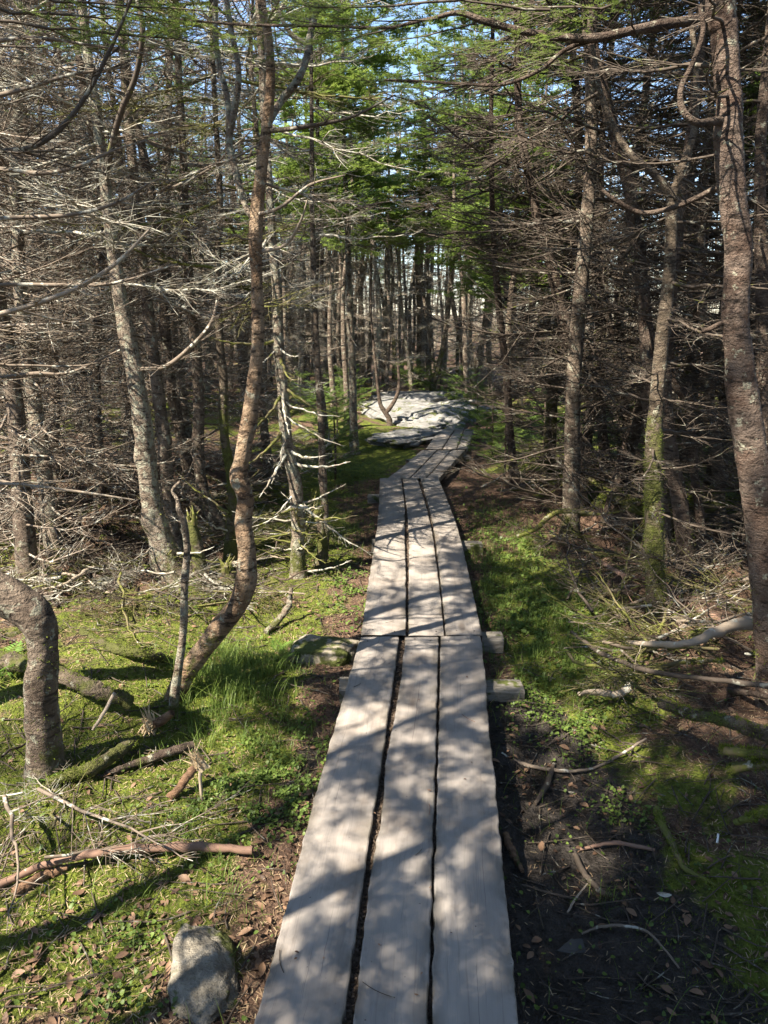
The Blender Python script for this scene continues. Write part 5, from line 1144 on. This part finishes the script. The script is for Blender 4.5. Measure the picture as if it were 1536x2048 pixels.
# twig litter
x, y, rg = scatter(3400, lambda x, y: .2 + pxden([(1300, 1500, .5, .6, .5), (300, 1120, 1.3, 1.2, 1.6), (100, 1650, .3, .3, .6), (980, 950, .5, 1, .5)], x, y), 8.0, seed=7); n = len(x)
l = rg.uniform(.04, .30, n) * (.5 + .5 * rg.random(n)); a = rg.uniform(0, 6.28, n); t = np.linspace(-.5, .5, 5)[None]; cv = rg.normal(0, .18, n)[:, None]
px_ = x[:, None] + l[:, None] * (t * np.cos(a)[:, None] - cv * t ** 2 * np.sin(a)[:, None]); py_ = y[:, None] + l[:, None] * (t * np.sin(a)[:, None] + cv * t ** 2 * np.cos(a)[:, None])
ok = np.all([clear(px_[:, j], py_[:, j]) for j in range(5)], axis=0); px_, py_, l = px_[ok], py_[ok], l[ok]; n = len(px_)
pz_ = gz(px_.ravel(), py_.ravel()).reshape(n, 5) + .006 + rg.uniform(0, .03, (n, 1)) * np.linspace(0, 1, 5)
v, q = tubes(np.stack([px_, py_, pz_], -1), np.linspace(1, .4, 5)[None] * (rg.uniform(.001, .0035, n) * (1 + l))[:, None], 4, (.1, .1, 1))
tag(link('twig_litter', Buf().add(v, q).mesh('twig_litter', [M_TWIG_DARK])), 'small broken twigs strewn over the ground', 'litter', kind='stuff')
# crumbs lying on the planks
for (px, py, l, a, mt, lab) in ((935, 1438, .075, -.9, M_STICK, 'short red twig on the right plank'), (860, 1620, .055, 1.5, M_STICK, 'thin red twig beside the right gap'), (838, 1707, .03, .9, M_TWIG_DARK, 'dark splinter on the middle plank'),
                                (560, 1925, .07, -1.3, M_TWIG_DARK, 'thin dark twig on the left plank near the viewer'), (755, 1985, .09, -.5, M_TWIG_DARK, 'thin dark twig on the middle plank near the viewer'), (715, 1372, .04, .8, M_TWIG_DARK, 'tiny dark twig on the left plank'),
                                (780, 1245, .05, .5, M_TWIG_DARK, 'tiny twig on the left plank of the second section'), (825, 1250, .05, 0, M_TWIG_DARK, 'tiny twig on the middle plank of the second section')):
    q = gp(px, py, 0); t = np.linspace(-.5, .5, 6); P = np.stack([l * t, l * .25 * (t ** 2), 0 * t + .0015], 1); v, qd = tubes(P, np.full(6, .0013), 4, (0, .1, 1))
    tag(link('twig', Buf().add(v, qd).mesh('twig', mt), None, (q.x, q.y, 0.002), (0, 0, a)), lab, 'twig')
for i in range(26):
    sidx = R.random(); q = gp(U(560, 980), U(1290, 2030), 0)
    if abs(q.x - path_x(q.y)) > .25: continue
    tag(link('fallen_leaf', R.choice(LEAFM), None, (q.x, q.y, .005), (U(-.1, .1), U(-.1, .1), U(0, 6.28)), U(.15, .4)), 'tiny brown leaf scrap lying on the boardwalk', 'leaf', 'leaf scraps on the boardwalk')
q = gp(1432, 1702, -.1); c_ = Buf().add(*tubes(np.array([[0, 0, 0], [.028, 0, .004]]), [.0035, .0035], 8, (0, .1, 1), cap=True)).mesh('paper_scrap', M_WHITE)
tag(link('paper_scrap', c_, None, (q.x, q.y, ghz(q.x, q.y) + .012), (0, -.5, 1.1)), 'small white rolled scrap of paper on the ground at lower right', 'litter')
q = gp(1330, 1772, -.1); tag(link('fallen_leaf', Buf().add(lv[1][0] * 1.1, lv[1][1], 0, 1.0).mesh('fallen_leaf', M_TWIG_LICHEN), None, (q.x, q.y, ghz(q.x, q.y) + .02), (0, 0, -.2)), 'pale grey-green leaf lying on the moss patch at right', 'leaf')

# tell look-alikes apart where only a few share a description
from collections import defaultdict
dd = defaultdict(list)
for o in COL.objects:
    if o.parent is None and o.get('category') in ('tree', 'branch', 'young tree'): dd[o['label']].append(o)
for lb, L_ in dd.items():
    if 2 <= len(L_) <= 3 and len(lb.split()) <= 14:
        L_.sort(key=lambda o: o.location.y)
        for o, w_ in zip(L_, ('nearer', 'farther') if len(L_) == 2 else ('nearest', 'middle', 'farthest')): o['label'] = w_ + ' ' + lb
